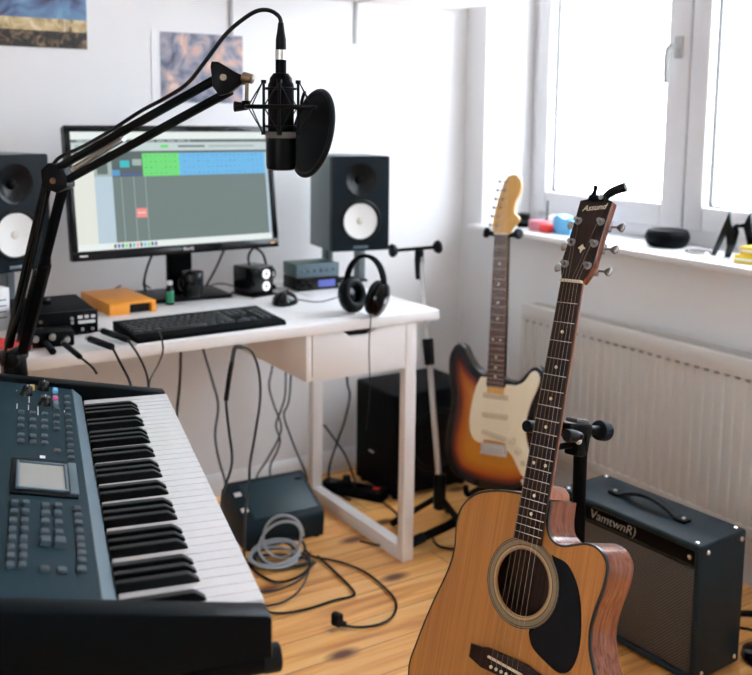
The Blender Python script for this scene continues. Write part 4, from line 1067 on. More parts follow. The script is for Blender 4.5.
for (s, a, m) in ((.885, .073, 'gold'), (.883, .031, 'blue'), (.828, .032, 'pink'), (.795, .032, 'synth_edge')):
    put_button(a, s, 0.010, 0.026, 0.006, M[m])
mb = MB()
for (s, a, l) in ((.760, .09, .03), (.760, .071, .03), (.745, .055, .05), (.76, .01, .012), (.86, .092, .004), (.90, .040, .004), (.815, .07, .05)):
    MB().box((-a - 0.0075, s, 0.0003), (0.0016, l, 0.0006), 0, PX).build('printed_line', M['label'], sy)
MB().box((-0.057, 0.505, 0.0004), (0.008, 0.012, 0.0008), 0, PX).build('printed_square', M['label'], sy)
# keys
NW, KS, KP = 37, 0.0395, 0.0235
def key_mesh():
    b_ = bmesh.new(); bmesh.ops.create_cube(b_, size=1.0)
    for v in b_.verts: v.co = V((v.co.x * 0.158 - 0.079, v.co.y * 0.0226, v.co.z * 0.021 + 0.0395))
    bmesh.ops.bevel(b_, geom=list(b_.edges), offset=0.0011, segments=2, affect='EDGES')
    o = MB().add(b_).build('white_key', M['ivory']); me = o.data; bpy.data.objects.remove(o); return me
def bkey_mesh():
    mb = MB()
    pr = [(-0.160, 0.045), (-0.0620, 0.045), (-0.0635, 0.0525), (-0.0745, 0.0605), (-0.078, 0.0615), (-0.160, 0.0615)]
    t = bmesh.new()
    lo = [t.verts.new((x, -0.0056 if z > 0.05 else -0.0066, z)) for x, z in pr]; hi = [t.verts.new((x, 0.0056 if z > 0.05 else 0.0066, z)) for x, z in pr]
    t.faces.new(lo); t.faces.new(list(reversed(hi)))
    for i in range(len(pr)):
        j = (i + 1) % len(pr); t.faces.new((lo[j], lo[i], hi[i], hi[j]))
    bmesh.ops.recalc_face_normals(t, faces=t.faces)
    bmesh.ops.bevel(t, geom=list(t.edges), offset=0.0009, segments=2, affect='EDGES')
    o = mb.add(t).build('black_key', M['blackkey']); me = o.data; bpy.data.objects.remove(o); return me
wk, bk = key_mesh(), bkey_mesh()
for i in range(NW):
    o = bpy.data.objects.new('white_key', wk); COL.objects.link(o); o.parent = sy
    o.matrix_local = Matrix.Translation((0, KS + (i + 0.5) * KP, 0))
for j in (1, 3, 4, 5, 7, 8, 9, 11, 12, 13, 15, 16, 18, 19, 20, 22, 23, 25, 26, 27, 29, 30, 32, 33, 34):
    o = bpy.data.objects.new('black_key', bk); COL.objects.link(o); o.parent = sy
    o.matrix_local = Matrix.Translation((0, KS + j * KP, 0))
# its stand: two support arms on a column at the rear
ks = thing('keyboard_stand', 'black tube keyboard stand under the synthesizer', 'keyboard stand', axes((0.448, 0.908, 0.0), T_, S_, (0, 0, 1)))
for s in (0.030, 0.80):
    MB().cyl((-0.33, s, 0.6825), (0.012, s, 0.6825), 0.0155, seg=20, bev=0.001).build('support_arm', M['matte'], ks)
    MB().cyl((-0.006, s, 0.6825), (0.016, s, 0.6825), 0.0165, seg=20, bev=0.003).build('end_cap', M['rubber'], ks)
    MB().cyl((-0.31, s, 0.03), (-0.31, s, 0.672), 0.0155, seg=18).build('leg', M['matte'], ks)
    MB().cyl((-0.55, s, 0.018), (-0.14, s, 0.018), 0.0155, seg=18, bev=0.002).build('foot', M['matte'], ks)
MB().cyl((-0.31, 0.03, 0.40), (-0.31, 0.80, 0.40), 0.0125, seg=16).build('cross_bar', M['matte'], ks)

# ================================================================== ACOUSTIC GUITAR
def fret_pos(n, scale): return scale * 2 ** (-n / 12)
AGX = axes((0.9904, 1.1401, 0.3999), (0.1969, -0.9791, 0.0516), (0.2794, 0.1065, 0.9542), (-0.9398, -0.1735, 0.2946))
ag = thing('acoustic_guitar', 'acoustic cutaway guitar with natural top and black pickguard on a stand', 'guitar', AGX)
key = [(0, -.200), (-.09, -.196), (-.168, -.163), (-.210, -.088), (-.203, -.026), (-.183, .048), (-.163, .108), (-.1565, .150), (-.162, .195), (-.155, .228), (-.128, .256), (-.08, .273), (-.035, .279)]
left = catmull([(x, y, 0) for x, y in key], 5)
cut = [(.028, .279), (.0285, .262), (.030, .245), (.036, .228), (.050, .2175), (.068, .217), (.088, .2245), (.108, .2315), (.128, .231), (.145, .2205), (.1535, .203), (.152, .172), (.1445, .138), (.141, .105), (.146, .076), (.160, .045), (.182, -.005), (.200, -.055), (.205, -.105), (.175, -.158), (.09, -.196)]
right = catmull([(x, y, 0) for x, y in cut] + [(0, -.200, 0)], 4)[:-1]
outline = [(p.x, p.y) for p in left] + [(p.x, p.y) for p in right]
ZS, ZBK = -0.008, -0.084                        # soundboard front and back of the body
def inset(poly, d):
    n = len(poly); out = []
    for i in range(n):
        a, b, c = V(poly[i - 1]), V(poly[i]), V(poly[(i + 1) % n])
        t = (c - a).normalized(); nrm = V((-t.y, t.x)) * SIGN
        out.append(tuple(b + nrm * d))
    return out
area = sum(outline[i - 1][0] * outline[i][1] - outline[i][0] * outline[i - 1][1] for i in range(len(outline)))
SIGN = 1 if area > 0 else -1
VH, RH = 0.1367, 0.0535
circ = lambda r, n=56: [(r * math.cos(2 * PI * k / n), VH + r * math.sin(2 * PI * k / n)) for k in range(n)]
inn = inset(outline, 0.003)
mb = MB().plate_hole(inn, circ(RH), ZS)
mb.wall(circ(RH), ZS - 0.003, ZS, flip=True); mb.plate_hole(inn, circ(RH), ZS - 0.003, up=False)
mb.build('soundboard', M['spruce'], ag)
mb = MB()
mb.wall(outline, ZBK, ZS - 0.0012, flip=(SIGN < 0)); mb.mi = 1; mb.wall(inset(outline, 0.0025), ZBK, ZS - 0.0032, flip=(SIGN > 0))
mb.build('sides', [M['mahog'], M['inside']], ag, sharp=50)
mb = MB().prism(outline, ZBK - 0.003, ZBK); mb.mi = 1; mb.prism(inset(outline, 0.004), ZBK, ZBK + 0.0008); mb.build('back', [M['mahog'], M['inside']], ag)
mb = MB()
n = len(outline)
for (oo, ii) in ((outline, inset(outline, 0.0034)),):
    t = bmesh.new(); A = [t.verts.new((x, y, ZS + 0.0004)) for x, y in oo]; B = [t.verts.new((x, y, ZS + 0.0004)) for x, y in ii]; Cc = [t.verts.new((x, y, ZS - 0.0055)) for x, y in inset(outline, -0.0006)]
    for i in range(n):
        j = (i + 1) % n
        t.faces.new((A[i], A[j], B[j], B[i]) if SIGN > 0 else (A[j], A[i], B[i], B[j])); t.faces.new((Cc[i], Cc[j], A[j], A[i]) if SIGN > 0 else (Cc[j], Cc[i], A[i], A[j]))
    mb.add(t)
mb.build('binding', M['binding'], ag, sharp=50)
# rosette rings
mb = MB()
for a, b, mi in ((0.0540, 0.0560, 1), (0.0560, 0.0600, 0), (0.0600, 0.0612, 2), (0.0612, 0.0690, 1), (0.0690, 0.0702, 2), (0.0702, 0.0722, 1), (0.0722, 0.0735, 2)):
    mb.mi = mi; mb.lathe([(b, ZS + 0.0004), (a, ZS + 0.0004)], 64, Matrix.Translation((0, VH, 0)))
mb.build('rosette', [M['ring1'], M['ring2'], M['binding']], ag)
pg = catmull([(x, y, 0) for x, y in ((.048, .196), (.082, .189), (.108, .158), (.122, .115), (.1265, .070), (.118, .036), (.098, .024), (.073, .030), (.043, .043), (.031, .060), (.030, .070))], 5)
pg2 = [(p.x, p.y) for p in pg]
r2 = 0.0742
a0 = math.atan2(0.070 - VH, 0.030); a1 = math.atan2(0.196 - VH, 0.048)
pg2 += [(r2 * math.cos(a0 + (a1 - a0) * k / 14), VH + r2 * math.sin(a0 + (a1 - a0) * k / 14)) for k in range(1, 14)]
MB().prism(pg2, ZS, ZS + 0.0012).build('pickguard', M['tort'], ag)
# bridge
br = [(-.078, -.012), (-.078, .010), (-.055, .012), (-.042, .016), (.042, .016), (.055, .012), (.078, .010), (.078, -.012), (.05, -.020), (-.05, -.020)]
bo = MB().prism(br, ZS, ZS + 0.008, 0.0025).build('bridge', M['rosewood'], ag)
MB().bar((-.037, 0.003, ZS + 0.009), (.037, -0.002, ZS + 0.009), 0.004, 0.004, 0.001).build('saddle', M['bone'], bo)
for i in range(6):
    x = -.027 + i * .0108
    MB().lathe([(0, 0), (0.0028, 0), (0.003, 0.002), (0.0015, 0.004), (0, 0.0042)], 12, Matrix.Translation((x, -0.011, ZS + 0.008))).build('bridge_pin', M['bone'], bo)
# neck
def neck(parent, v0, v1, w0, w1, zf, dep, m):
    t = bmesh.new(); rings = []
    for k in range(9):
        f = k / 8; v = v0 + (v1 - v0) * f; w = w0 + (w1 - w0) * f; d = dep * (1.12 - 0.12 * f)
        rings.append([t.verts.new((-w / 2 * math.cos(a), v, zf - d * math.sin(a))) for a in [PI * i / 12 for i in range(13)]])
    for A, B in zip(rings, rings[1:]):
        for i in range(12): t.faces.new((A[i], A[i + 1], B[i + 1], B[i]))
        t.faces.new((A[12], A[0], B[0], B[12]))
    t.faces.new(rings[0]); t.faces.new(list(reversed(rings[-1])))
    bmesh.ops.recalc_face_normals(t, faces=t.faces)
    return MB().add(t)
nk = neck(ag, .283, .652, .0545, .0425, -0.006, 0.017, None)
nk.prism([(-.026, .281), (.026, .281), (.023, .292), (.014, .300), (-.014, .300), (-.023, .292)], -0.070, -0.010, 0.003)
nk.build('neck', M['neckwood'], ag)
def fretboard(parent, v0, v1, w0, w1, zb, scale, nf, m, dots, zt_=0.0):
    mb = MB()
    mb.prism([(-w0 / 2, v0), (w0 / 2, v0), (w1 / 2, v1), (-w1 / 2, v1)], zb, zt_, 0.0006)
    mb.mi = 1
    for n_ in range(1, nf + 1):
        v = fret_pos(n_, scale); w = w1 + (w0 - w1) * (v1 - v) / (v1 - v0)
        if v < v0 + 0.002: break
        mb.box((0, v, zt_ + 0.0003), (w - 0.001, 0.0018, 0.0014), 0.0005, seg=1)
    mb.mi = 2
    for n_ in dots:
        v = (fret_pos(n_, scale) + fret_pos(n_ - 1, scale)) / 2
        for x in ((-.012, .012) if n_ == 12 else (0,)):
            mb.cyl((x, v, zt_ - 0.0002), (x, v, zt_ + 0.0004), 0.0030, seg=12)
    return mb.build('fretboard', [m, M['nickel'], M['labelgold']], parent)
fretboard(ag, .2045, .650, .0570, .0430, -0.0062, .65, 20, M['rosewood'], (3, 5, 7, 9, 12, 15, 17))
MB().box((0, .6525, -0.001), (.0435, .005, .009), 0.001).build('nut', M['bone'], ag)
# headstock, tilted back
HA = Matrix.Translation((0, .655, -0.004)) @ Matrix.Rotation(math.radians(-12), 4, 'X')
hp_ = [(-.0215, -.002), (.0215, -.002), (.0275, .012), (.0335, .030), (.0325, .060), (.0320, .110), (.0335, .152), (.018, .156), (.0, .1535), (-.018, .156), (-.0335, .152), (-.0320, .110), (-.0325, .060), (-.0335, .030), (-.0275, .012)]
hs = MB().prism(hp_, -0.016, -0.0012, 0.0008, HA).build('headstock', M['mahog'], ag)
MB().prism([(x * .985, y) for x, y in hp_], -0.0012, 0.0008, 0.0, HA).build('headstock_face', M['rosewood'], hs)
lettering('headstock_logo', 'Assund', 0.0160, M['labelgold'], hs, HA @ Matrix.Translation((0.0005, .139, 0.0012)) @ Matrix.Rotation(0.12, 4, 'Z'), shear=0.35)
MB().prism([(0, .068), (-.008, .060), (-.003, .0575), (0, .050), (.003, .0575), (.008, .060), (.0025, .064)], 0.0008, 0.0014, 0.0, HA).build('headstock_inlay', M['labelgold'], hs)
for s in (-1, 1):
    for k in range(3):
        y = .028 + k * .042
        tm = MB()
        tm.lathe([(0, 0.0008), (0.0072, 0.0008), (0.0072, 0.002), (0.005, 0.003), (0.0036, 0.0035), (0.0030, 0.008), (0.0042, 0.0105), (0.0040, 0.0120), (0, 0.0124)], 20, HA @ Matrix.Translation((s * .0235, y, 0)))
        tm.cyl((s * .030, y, -0.020), (s * .046, y, -0.020), 0.0022, seg=10, X=HA)
        tm.box((s * .024, y, -0.0195), (.018, .019, .009), 0.002, HA)
        to = tm.build('tuning_peg', M['dark_nickel'], ag)
        MB().lathe([(0, -0.006), (0.003, -0.006), (0.0055, -0.0035), (0.0085, 0.002), (0.0088, 0.0055), (0.006, 0.008), (0, 0.009)], 20, HA @ Matrix.Translation((s * .050, y, -0.020)) @ Matrix.Rotation(s * PI / 2, 4, 'Y') @ Matrix.Diagonal((0.55, 1, 1, 1))).build('button', M['dark_nickel'], to)
posts = [(-.0235, .028), (-.0235, .070), (-.0235, .112), (.0235, .112), (.0235, .070), (.0235, .028)]
for i in range(6):
    xs, xn = -.027 + i * .0108, -.0175 + i * .007
    pp = HA @ V((posts[i][0] + (0.0035 if posts[i][0] < 0 else -0.0035), posts[i][1], 0.006))
    MB().tube([(xs, -0.010, ZS + 0.008), (xs, 0.0005, ZS + 0.0118), (xn, .6525, 0.0042), tuple(pp)], 0.00048 - 0.00004 * i, 5, smooth=False).build('string', M['nickel'] if i > 3 else M['brass'], ag)
MB().lathe([(0, 0), (0.006, 0), (0.0035, 0.006), (0.006, 0.013), (0.0055, 0.015), (0, 0.0155)], 16, Matrix.Translation((0.005, -.200, -0.06)) @ Matrix.Rotation(PI / 2, 4, 'X')).build('strap_pin', M['binding'], ag)
# capo clipped onto the top of the headstock
cpm = AGX @ HA
cp = thing('capo', 'black spring capo clipped to the top of the acoustic guitar headstock', 'capo', cpm @ Matrix.Translation((0.005, .1555, 0)))
o0 = Matrix.Translation((-0.005, -.1555, 0))
mb = MB().box((0.002, .1565, 0.0035), (.034, .010, .0045), 0.0015, o0); mb.box((0.002, .1590, -0.008), (.030, .005, .028), 0.0015, o0); mb.box((0.002, .1565, -0.0195), (.034, .010, .005), 0.0015, o0)
mb.build('clamp', M['black'], cp)
MB().tube([(-.012, .158, -0.006), (-.013, .166, -0.005), (-.012, .174, -0.004), (-.0125, .184, -0.003)], lambda t: 0.0065 - 0.004 * t if t < 0.75 else 0.0042, 12, X=o0).build('knob', M['rubber'], cp)
MB().tube([(.010, .157, -0.006), (.016, .168, -0.005), (.028, .177, -0.006), (.046, .185, -0.008)], lambda t: 0.0062 + 0.0026 * t, 12, X=o0).build('lever', M['rubber'], cp)
MB().cyl((.012, .157, 0.000), (.012, .157, 0.008), 0.0045, seg=14, X=o0).build('pivot', M['steel'], cp)

# stand of the acoustic guitar
def gw(u, v, n_): return AGX @ V((u, v, n_))
st = thing('guitar_stand', 'black guitar stand with a ribbed knob carrying the acoustic guitar', 'guitar stand', Matrix.Translation((1.197, 1.20, 0)))
I = Matrix.Translation(-V(st.location))
top = gw(0.004, .3910, -.104)
foot = V((top.x + 0.004, top.y - 0.004, 0.10))
MB().cyl((foot.x, foot.y, 0.10), (top.x, top.y, top.z + 0.006), 0.0122, seg=24, X=I).build('post', M['matte'], st)
Xg = I @ AGX
mb = MB()
mb.bar((0.0, .3990, -.050), (0.0, .4030, -.120), 0.032, 0.026, 0.004, Xg)
mb.box((0.0, .3760, -.103), (.030, .040, .034), 0.004, Xg)
mb.build('head_block', M['black'], st)
MB().box((0.0, .4175, -.092), (.024, .007, .040), 0.002, Xg).build('lock_plate', M['gasket'], st)
mb = MB().cyl((0, .4030, -.118), (0, .4060, -.165), 0.0085, seg=18, X=Xg)
mb.build('knob_shaft', M['black'], st)
mb = MB()
kn = []
for k in range(48):
    rr = 0.0185 if k % 2 else 0.0175
    kn.append((rr * math.cos(2 * PI * k / 48), rr * math.sin(2 * PI * k / 48)))
mb.prism(kn, 0, 0.026, 0.0025, Xg @ Matrix.Translation((0, .4065, -.189)))
mb.build('ribbed_knob', M['rubber'], st)
for s in (-1, 1):
    mb = MB().tube([(s * .004, .3960, -.052), (s * .028, .3950, -.052), (s * .041, .3940, -.044), (s * .042, .3930, -.030), (s * .042, .3920, -0.008)], 0.0065, 12, X=Xg)
    arm_o = mb.build('yoke_arm', M['black'], st)
    MB().cyl((s * .042, .3925, -.028), (s * .042, .3920, -0.002), 0.0105, seg=18, bev=0.002, X=Xg).build('rubber_pad', M['rubber'], arm_o)
mb = MB().cyl((0.0, .3740, -.086), (-.018, .3630, -.050), 0.006, seg=14, X=Xg); mb.sphere((-.018, .3630, -.050), 0.0085, Xg)
mb.build('latch', M['black'], st)
MB().sphere((0.014, .3830, -.084), 0.006, Xg).build('bolt', M['steel'], st)
# cradle and legs
cz = 0.175
mb = MB()
for s in (-1, 1):
    p1 = gw(s * .075, -.205, -.10); p2 = gw(s * .080, -.2085, 0.005)
    base = V((foot.x, foot.y, p1.z - 0.018))
    mb2 = MB().tube([base, V((p1.x + 0.03, p1.y, p1.z - 0.016)), p1 + V((0, 0, -0.014)), p2 + V((0, 0, -0.013)), p2 + V((-0.012, 0, 0.012))], 0.0075, 12, X=I)
    mb2.build('cradle_arm', M['matte'], st)
MB().cyl((foot.x, foot.y, 0.07), (foot.x, foot.y, 0.23), 0.019, seg=20, bev=0.003, X=I).build('hub', M['black'], st)
for a in (20, 150, 270):
    q = V((foot.x + 0.27 * math.cos(math.radians(a)), foot.y + 0.27 * math.sin(math.radians(a)), 0.011))
    lg = MB().cyl((foot.x, foot.y, 0.115), q, 0.0095, seg=14, X=I).build('leg', M['matte'], st)
    dq = (q - V((foot.x, foot.y, 0.115))).normalized()
    MB().cyl(q - dq * 0.03, q + dq * 0.004, 0.0115, seg=14, bev=0.002, X=I).build('rubber_foot', M['rubber'], lg)

# ================================================================== ELECTRIC GUITAR
EGX = axes((1.7975, 2.1575, .3131), (.4569, -.8889, .0336), (.0774, .0774, .994), (-.8862, -.4515, .1041))
eg = thing('electric_guitar', 'sunburst electric guitar with cream pickguard standing in front of the radiator', 'guitar', EGX)
sk = [(0, -.124), (-.075, -.117), (-.134, -.092), (-.164, -.035), (-.165, .025), (-.155, .085), (-.151, .140), (-.161, .205), (-.162, .262), (-.143, .302), (-.116, .302), (-.096, .272), (-.072, .242), (-.045, .226), (.0, .220), (.035, .212), (.060, .211), (.079, .224), (.093, .242), (.106, .257), (.126, .262), (.143, .246), (.148, .210), (.130, .150), (.117, .100), (.131, .055), (.154, .0), (.157, -.05), (.128, -.096), (.065, -.120)]
eo = [(p.x, p.y) for p in catmull([(x, y, 0) for x, y in sk], 5, True)]
area = sum(eo[i - 1][0] * eo[i][1] - eo[i][0] * eo[i - 1][1] for i in range(len(eo)))
SIGN = 1 if area > 0 else -1
EZ, EB = -0.014, -0.056
t = bmesh.new(); lay = t.verts.layers.float.new('burst')
cen = V((0.004, 0.035))
def blend(p, f):
    # rings shrink toward a spine so the sunburst follows the horns
    sp = V((0.004 + 0.55 * (p[0] - 0.004) * 0.25, max(-0.04, min(0.13, p[1] * 0.55 + 0.01))))
    return V(p) * (1 - f) + sp * f
def edge_dist(q):
    best = 9.0
    for i in range(len(eo)):
        a, b = V(eo[i - 1]), V(eo[i]); d = b - a
        k_ = max(0.0, min(1.0, (q - a).dot(d) / max(1e-9, d.dot(d))))
        best = min(best, (q - a - d * k_).length)
    return best
rings = []
fr = [0, 0.05, 0.10, 0.16, 0.22, 0.28, 0.34, 0.42, 0.50, 0.60, 0.72, 0.85, 0.95]
for f in fr:
    ring = []
    for p in eo:
        q = blend(p, f); v = t.verts.new((q.x, q.y, EZ if f > 0.02 else EZ - 0.004)); v[lay] = min(1.0, edge_dist(q) / 0.078)
        ring.append(v)
    rings.append(ring)
nE = len(eo)
rim = [t.verts.new((x, y, EB + 0.004)) for x, y in eo]
for v in rim: v[lay] = 0.0
seq = [rim] + rings
for A, B in zip(seq, seq[1:]):
    for i in range(nE):
        j = (i + 1) % nE; t.faces.new((A[i], A[j], B[j], B[i]))
t.faces.new(rings[-1])
bk_ = [t.verts.new((x, y, EB)) for x, y in inset(eo, 0.004)]
for i in range(nE):
    j = (i + 1) % nE; t.faces.new((bk_[i], bk_[j], rim[j], rim[i]))
t.faces.new(list(reversed(bk_)))
bmesh.ops.recalc_face_normals(t, faces=t.faces)
me = bpy.data.meshes.new('body')
for f in t.faces: f.smooth = True
t.to_mesh(me); t.free(); me.materials.append(M['burst'])
o = bpy.data.objects.new('body', me); COL.objects.link(o); o.parent = eg
pgk = [(-.052, .214), (-.066, .185), (-.078, .135), (-.084, .085), (-.080, .045), (-.064, .020), (-.036, .014), (-.033, .026), (.033, .024), (.036, .010), (.060, -.012), (.088, -.058), (.112, -.072), (.126, -.045), (.118, -.005), (.102, .045), (.098, .095), (.110, .150), (.131, .205), (.135, .234), (.124, .250), (.109, .246), (.097, .229), (.083, .212), (.062, .2015), (.0295, .2005), (.0295, .192), (-.0295, .192), (-.0295, .2165)]
pgc = [(p.x, p.y) for p in catmull([(x, y, 0) for x, y in pgk[:25]], 3)] + pgk[25:]
MB().prism(pgc, EZ - 0.001, EZ + 0.0022, 0.0006).build('pickguard', M['creamguard'], eg)
nkE = neck(eg, .165, .650, .0545, .0415, -0.005, 0.017, None); nkE.build('neck', M['maple'], eg)
fretboard(eg, .1905, .648, .0565, .0425, -0.0055, .648, 21, M['rosewood2'], (3, 5, 7, 9, 12, 15, 17, 19))
MB().box((0, .6505, -0.001), (.043, .005, .007), 0.0008).build('nut', M['bone'], eg)
hE = [(-.0215, .650), (.0215, .650), (.034, .668), (.052, .690), (.0525, .700), (.040, .712), (.037, .726), (.040, .748), (.050, .768), (.0565, .790), (.053, .812), (.040, .826), (.022, .826), (.006, .814), (-.006, .785), (-.020, .735), (-.029, .690), (-.031, .668)]
hEc = [(p.x, p.y) for p in catmull([(x, y, 0) for x, y in hE[1:]], 4)] + [hE[0]]
MB().prism(hEc, -0.021, -0.007, 0.002).build('headstock', M['maple'], eg)
for k in range(6):
    v = .676 + k * .0262; u = -.0165 + k * .0052
    tm = MB().lathe([(0, 0), (0.005, 0), (0.005, 0.001), (0.003, 0.0015), (0.003, 0.008), (0, 0.008)], 14, Matrix.Translation((u, v, -0.007)))
    tm.cyl((u - .010, v, -0.017), (u - .022, v, -0.017), 0.0018, seg=8)
    tm.sphere((u - .0265, v, -0.017), 0.0062, sc=(0.8, 1, 0.55))
    tm.build('tuning_peg', M['dark_nickel'], eg)
for v, rz in ((.163, 0), (.104, 0), (.046, -0.16)):
    Xr = Matrix.Translation((0.0, v, EZ + 0.002)) @ Matrix.Rotation(rz, 4, 'Z')
    pu = MB().box((0, 0, 0.003), (.084, .0185, .010), 0.006, Xr, 4).build('pickup', M['creamplastic'], eg)
    for i in range(6): MB().cyl((-.026 + i * .0104, 0, 0.007), (-.026 + i * .0104, 0, 0.009), 0.0026, seg=10, X=Xr).build('pole_piece', M['nickel'], pu)
mb = MB().box((0, .002, EZ + 0.0045), (.084, .034, .004), 0.0012)
for i in range(6): mb.box((-.0265 + i * .0106, .000, EZ + 0.0095), (.0098, .024, .007), 0.001)
mb.box((0, -.012, EZ + 0.009), (.084, .006, .010), 0.0015)
mb.build('bridge', M['steel'], eg)
for u, v in ((.058, .036), (.078, .008), (.098, -.022)):
    MB().lathe([(0, 0), (0.0125, 0), (0.0125, 0.003), (0.0095, 0.006), (0.0085, 0.013), (0, 0.0135)], 24, Matrix.Translation((u, v, EZ + 0.002))).build('control_knob', M['creamplastic'], eg)
MB().bar((.050, .070, EZ + 0.002), (.056, .074, EZ + 0.020), 0.005, 0.004, 0.001).build('selector_switch', M['creamplastic'], eg)
MB().box((0, 0, 0.002), (.026, .040, .004), 0.006, Matrix.Translation((.108, -.088, EZ + 0.0)) @ Matrix.Rotation(0.5, 4, 'Z'), 3).build('jack_plate', M['chrome'], eg)
for u, v in ((-.136, .300), (0, -.124)):
    MB().lathe([(0, 0), (0.005, 0), (0.003, 0.006), (0.006, 0.012), (0, 0.013)], 14, Matrix.Translation((u, v, -0.034)) @ Matrix.Rotation(-PI / 2 if v > 0 else PI / 2, 4, 'X')).build('strap_pin', M['chrome'], eg)
for i in range(6):
    xs, xn = -.0265 + i * .0106, -.0175 + i * .007
    k = i
    MB().tube([(xs, -.004, EZ + 0.0128), (xn, .6505, 0.003), (-.0165 + k * .0052 + 0.003, .676 + k * .0262, -0.002)], 0.0003, 5, smooth=False).build('string', M['nickel'], eg)
# its stand
es = thing('guitar_stand', 'black guitar stand with rubber neck pads carrying the sunburst electric guitar', 'guitar stand', Matrix.Translation((1.86, 2.20, 0)))
I = Matrix.Translation(-V(es.location)); Xe = I @ EGX
ew = lambda u, v, n_: EGX @ V((u, v, n_))
ptop = ew(0, .640, -.048); pbot = V((1.872, 2.205, 0.17))
MB().cyl(pbot, ptop, 0.0105, seg=16, X=I).build('post', M['matte'], es)
for s in (-1, 1):
    ya = MB().tube([(0, .646, -.047), (s * .030, .646, -.046), (s * .044, .648, -.038), (s * .046, .650, -.020)], 0.006, 10, X=Xe).build('yoke_arm', M['black'], es)
    MB().lathe([(0, -0.020), (0.007, -0.020), (0.008, -0.006), (0.0155, 0.0), (0.0165, 0.008), (0.013, 0.014), (0, 0.016)], 20, Xe @ Matrix.Translation((s * .046, .652, -0.014)) @ frame_z((s * 0.9, 0.15, 0.42))).build('rubber_pad', M['rubber'], ya)
for s in (-1, 1):
    p1 = ew(s * .07, -.125, -.075); p2 = ew(s * .07, -.132, 0.012)
    MB().tube([pbot + V((0, 0, 0.0)), p1 + V((0.0, 0, -0.02)), p2 + V((0, 0, -0.010)), p2 + V((-0.012, -0.004, 0.020))], 0.0085, 10, X=I).build('cradle_arm', M['matte'], es)
MB().cyl(pbot + V((0, 0, -0.09)), pbot + V((0, 0, 0.03)), 0.019, seg=18, bev=0.003, X=I).build('hub', M['black'], es)
for q in (V((1.600, 2.292, 0.016)), V((1.80, 1.94, 0.016)), V((2.10, 2.33, 0.016))):
    p0 = pbot + V((0, 0, -0.05))
    lg = MB().cyl(p0, q, 0.0135, seg=16, X=I).build('leg', M['matte'], es)
    dq = (q - p0).normalized()
    MB().cyl(q - dq * 0.045, q + dq * 0.006, 0.0160, seg=16, bev=0.003, X=I).build('rubber_foot', M['rubber'], lg)

# ------------------------------------------------------------------ empty stand behind the desk corner
e2 = thing('guitar_stand', 'empty guitar stand with a padded T bar behind the desk corner', 'guitar stand', Matrix.Translation((1.691, 2.29, 0)))
I = Matrix.Translation(-V(e2.location))
a0, a1, a2 = V((1.684, 2.391, .893)), V((1.690, 2.345, .60)), V((1.6915, 2.275, .172))
MB().cyl(a1 + (a1 - a0) * 0.05, a0, 0.0075, seg=16, X=I).build('upper_tube', M['steel'], e2)
MB().cyl(a2, a1, 0.0100, seg=16, X=I).build('lower_tube', M['steel'], e2)
MB().cyl(a1 + V((0, 0.006, 0.03)), a1 + V((0, -0.008, -0.05)), 0.0175, 0.0155, 20, 0.004, X=I).build('height_collar', M['rubber'], e2)
mb = MB().cyl(a0 + V((0, 0, -0.085)), a0 + V((0, 0.004, -0.02)), 0.0125, 0.015, 18, 0.003, X=I); mb.cyl(a0 + V((0, 0.004, -0.03)), a0 + V((0, 0.004, 0.006)), 0.014, seg=18, bev=0.003, X=I)
mb.build('neck_block', M['rubber'], e2)
b0, b1 = V((1.606, 2.419, .899)), V((1.741, 2.381, .906))
MB().cyl(b0, b1, 0.0055, seg=14, X=I).build('cross_bar', M['black'], e2)
bd = (b1 - b0).normalized()
for p, s in ((b0, -1), (b1, 1)):
    MB().lathe([(0, -0.012), (0.009, -0.012), (0.017, -0.006), (0.0215, 0.004), (0.0175, 0.012), (0, 0.014)], 22, I @ Matrix.Translation(p) @ frame_z(bd * s)).build('rubber_pad', M['rubber'], e2)
MB().cyl(a2 + V((0, 0, -0.06)), a2 + V((0, 0, 0.05)), 0.019, seg=18, bev=0.003, X=I).build('hub', M['black'], e2)
for q in (V((1.64, 2.45, 0.012)), V((1.735, 2.08, 0.012)), V((1.85, 2.44, 0.012))):
    p0 = a2 + V((0, 0, -0.02))
    lg = MB().cyl(p0, q, 0.0095, seg=14, X=I).build('leg', M['matte'], e2)
    dq = (q - p0).normalized()
    MB().cyl(q - dq * 0.03, q + dq * 0.004, 0.0115, seg=14, bev=0.002, X=I).build('rubber_foot', M['rubber'], lg)

# ================================================================== GUITAR AMPLIFIER
AM = Matrix.Translation((1.8015, 1.568, 0)) @ Matrix.Rotation(math.radians(-86.7), 4, 'Z')
am = thing('guitar_amplifier', 'black guitar amplifier with grey grille cloth in front of the radiator', 'amplifier', AM)
aw, ad, ah, az = 0.436, 0.179, 0.335, 0.010
mb = MB()
rim = 0.017
mb.box((0, 0.012, az + ah - rim / 2), (aw, ad - 0.0, rim), 0.007, seg=3)
mb.box((0, 0.012, az + rim / 2), (aw, ad, rim), 0.007, seg=3)
for s in (-1, 1): mb.box((s * (aw / 2 - rim / 2), 0.012, az + ah / 2), (rim, ad, ah - 0.004), 0.007, seg=3)
mb.box((0, 0.075, az + ah / 2), (aw - 0.02, 0.03, ah - 0.02))
mb.build('cabinet', M['tolex'], am)
fy = 0.012 - ad / 2
MB().box((0, fy + 0.010, az + ah - rim - 0.017), (aw - 2 * rim + 0.002, 0.012, 0.036), 0.001).build('name_panel', M['matte'], am)
MB().box((0, fy + 0.014, az + 0.14), (aw - 2 * rim + 0.002, 0.010, ah - 0.036 - 2 * rim - 0.004 + 0.003), 0.001).build('grille_cloth', M['grille'], am)
MB().box((0, fy + 0.009, az + ah - rim - 0.0365), (aw - 2 * rim, 0.005, 0.003), 0.001).build('piping', M['gasket'], am)
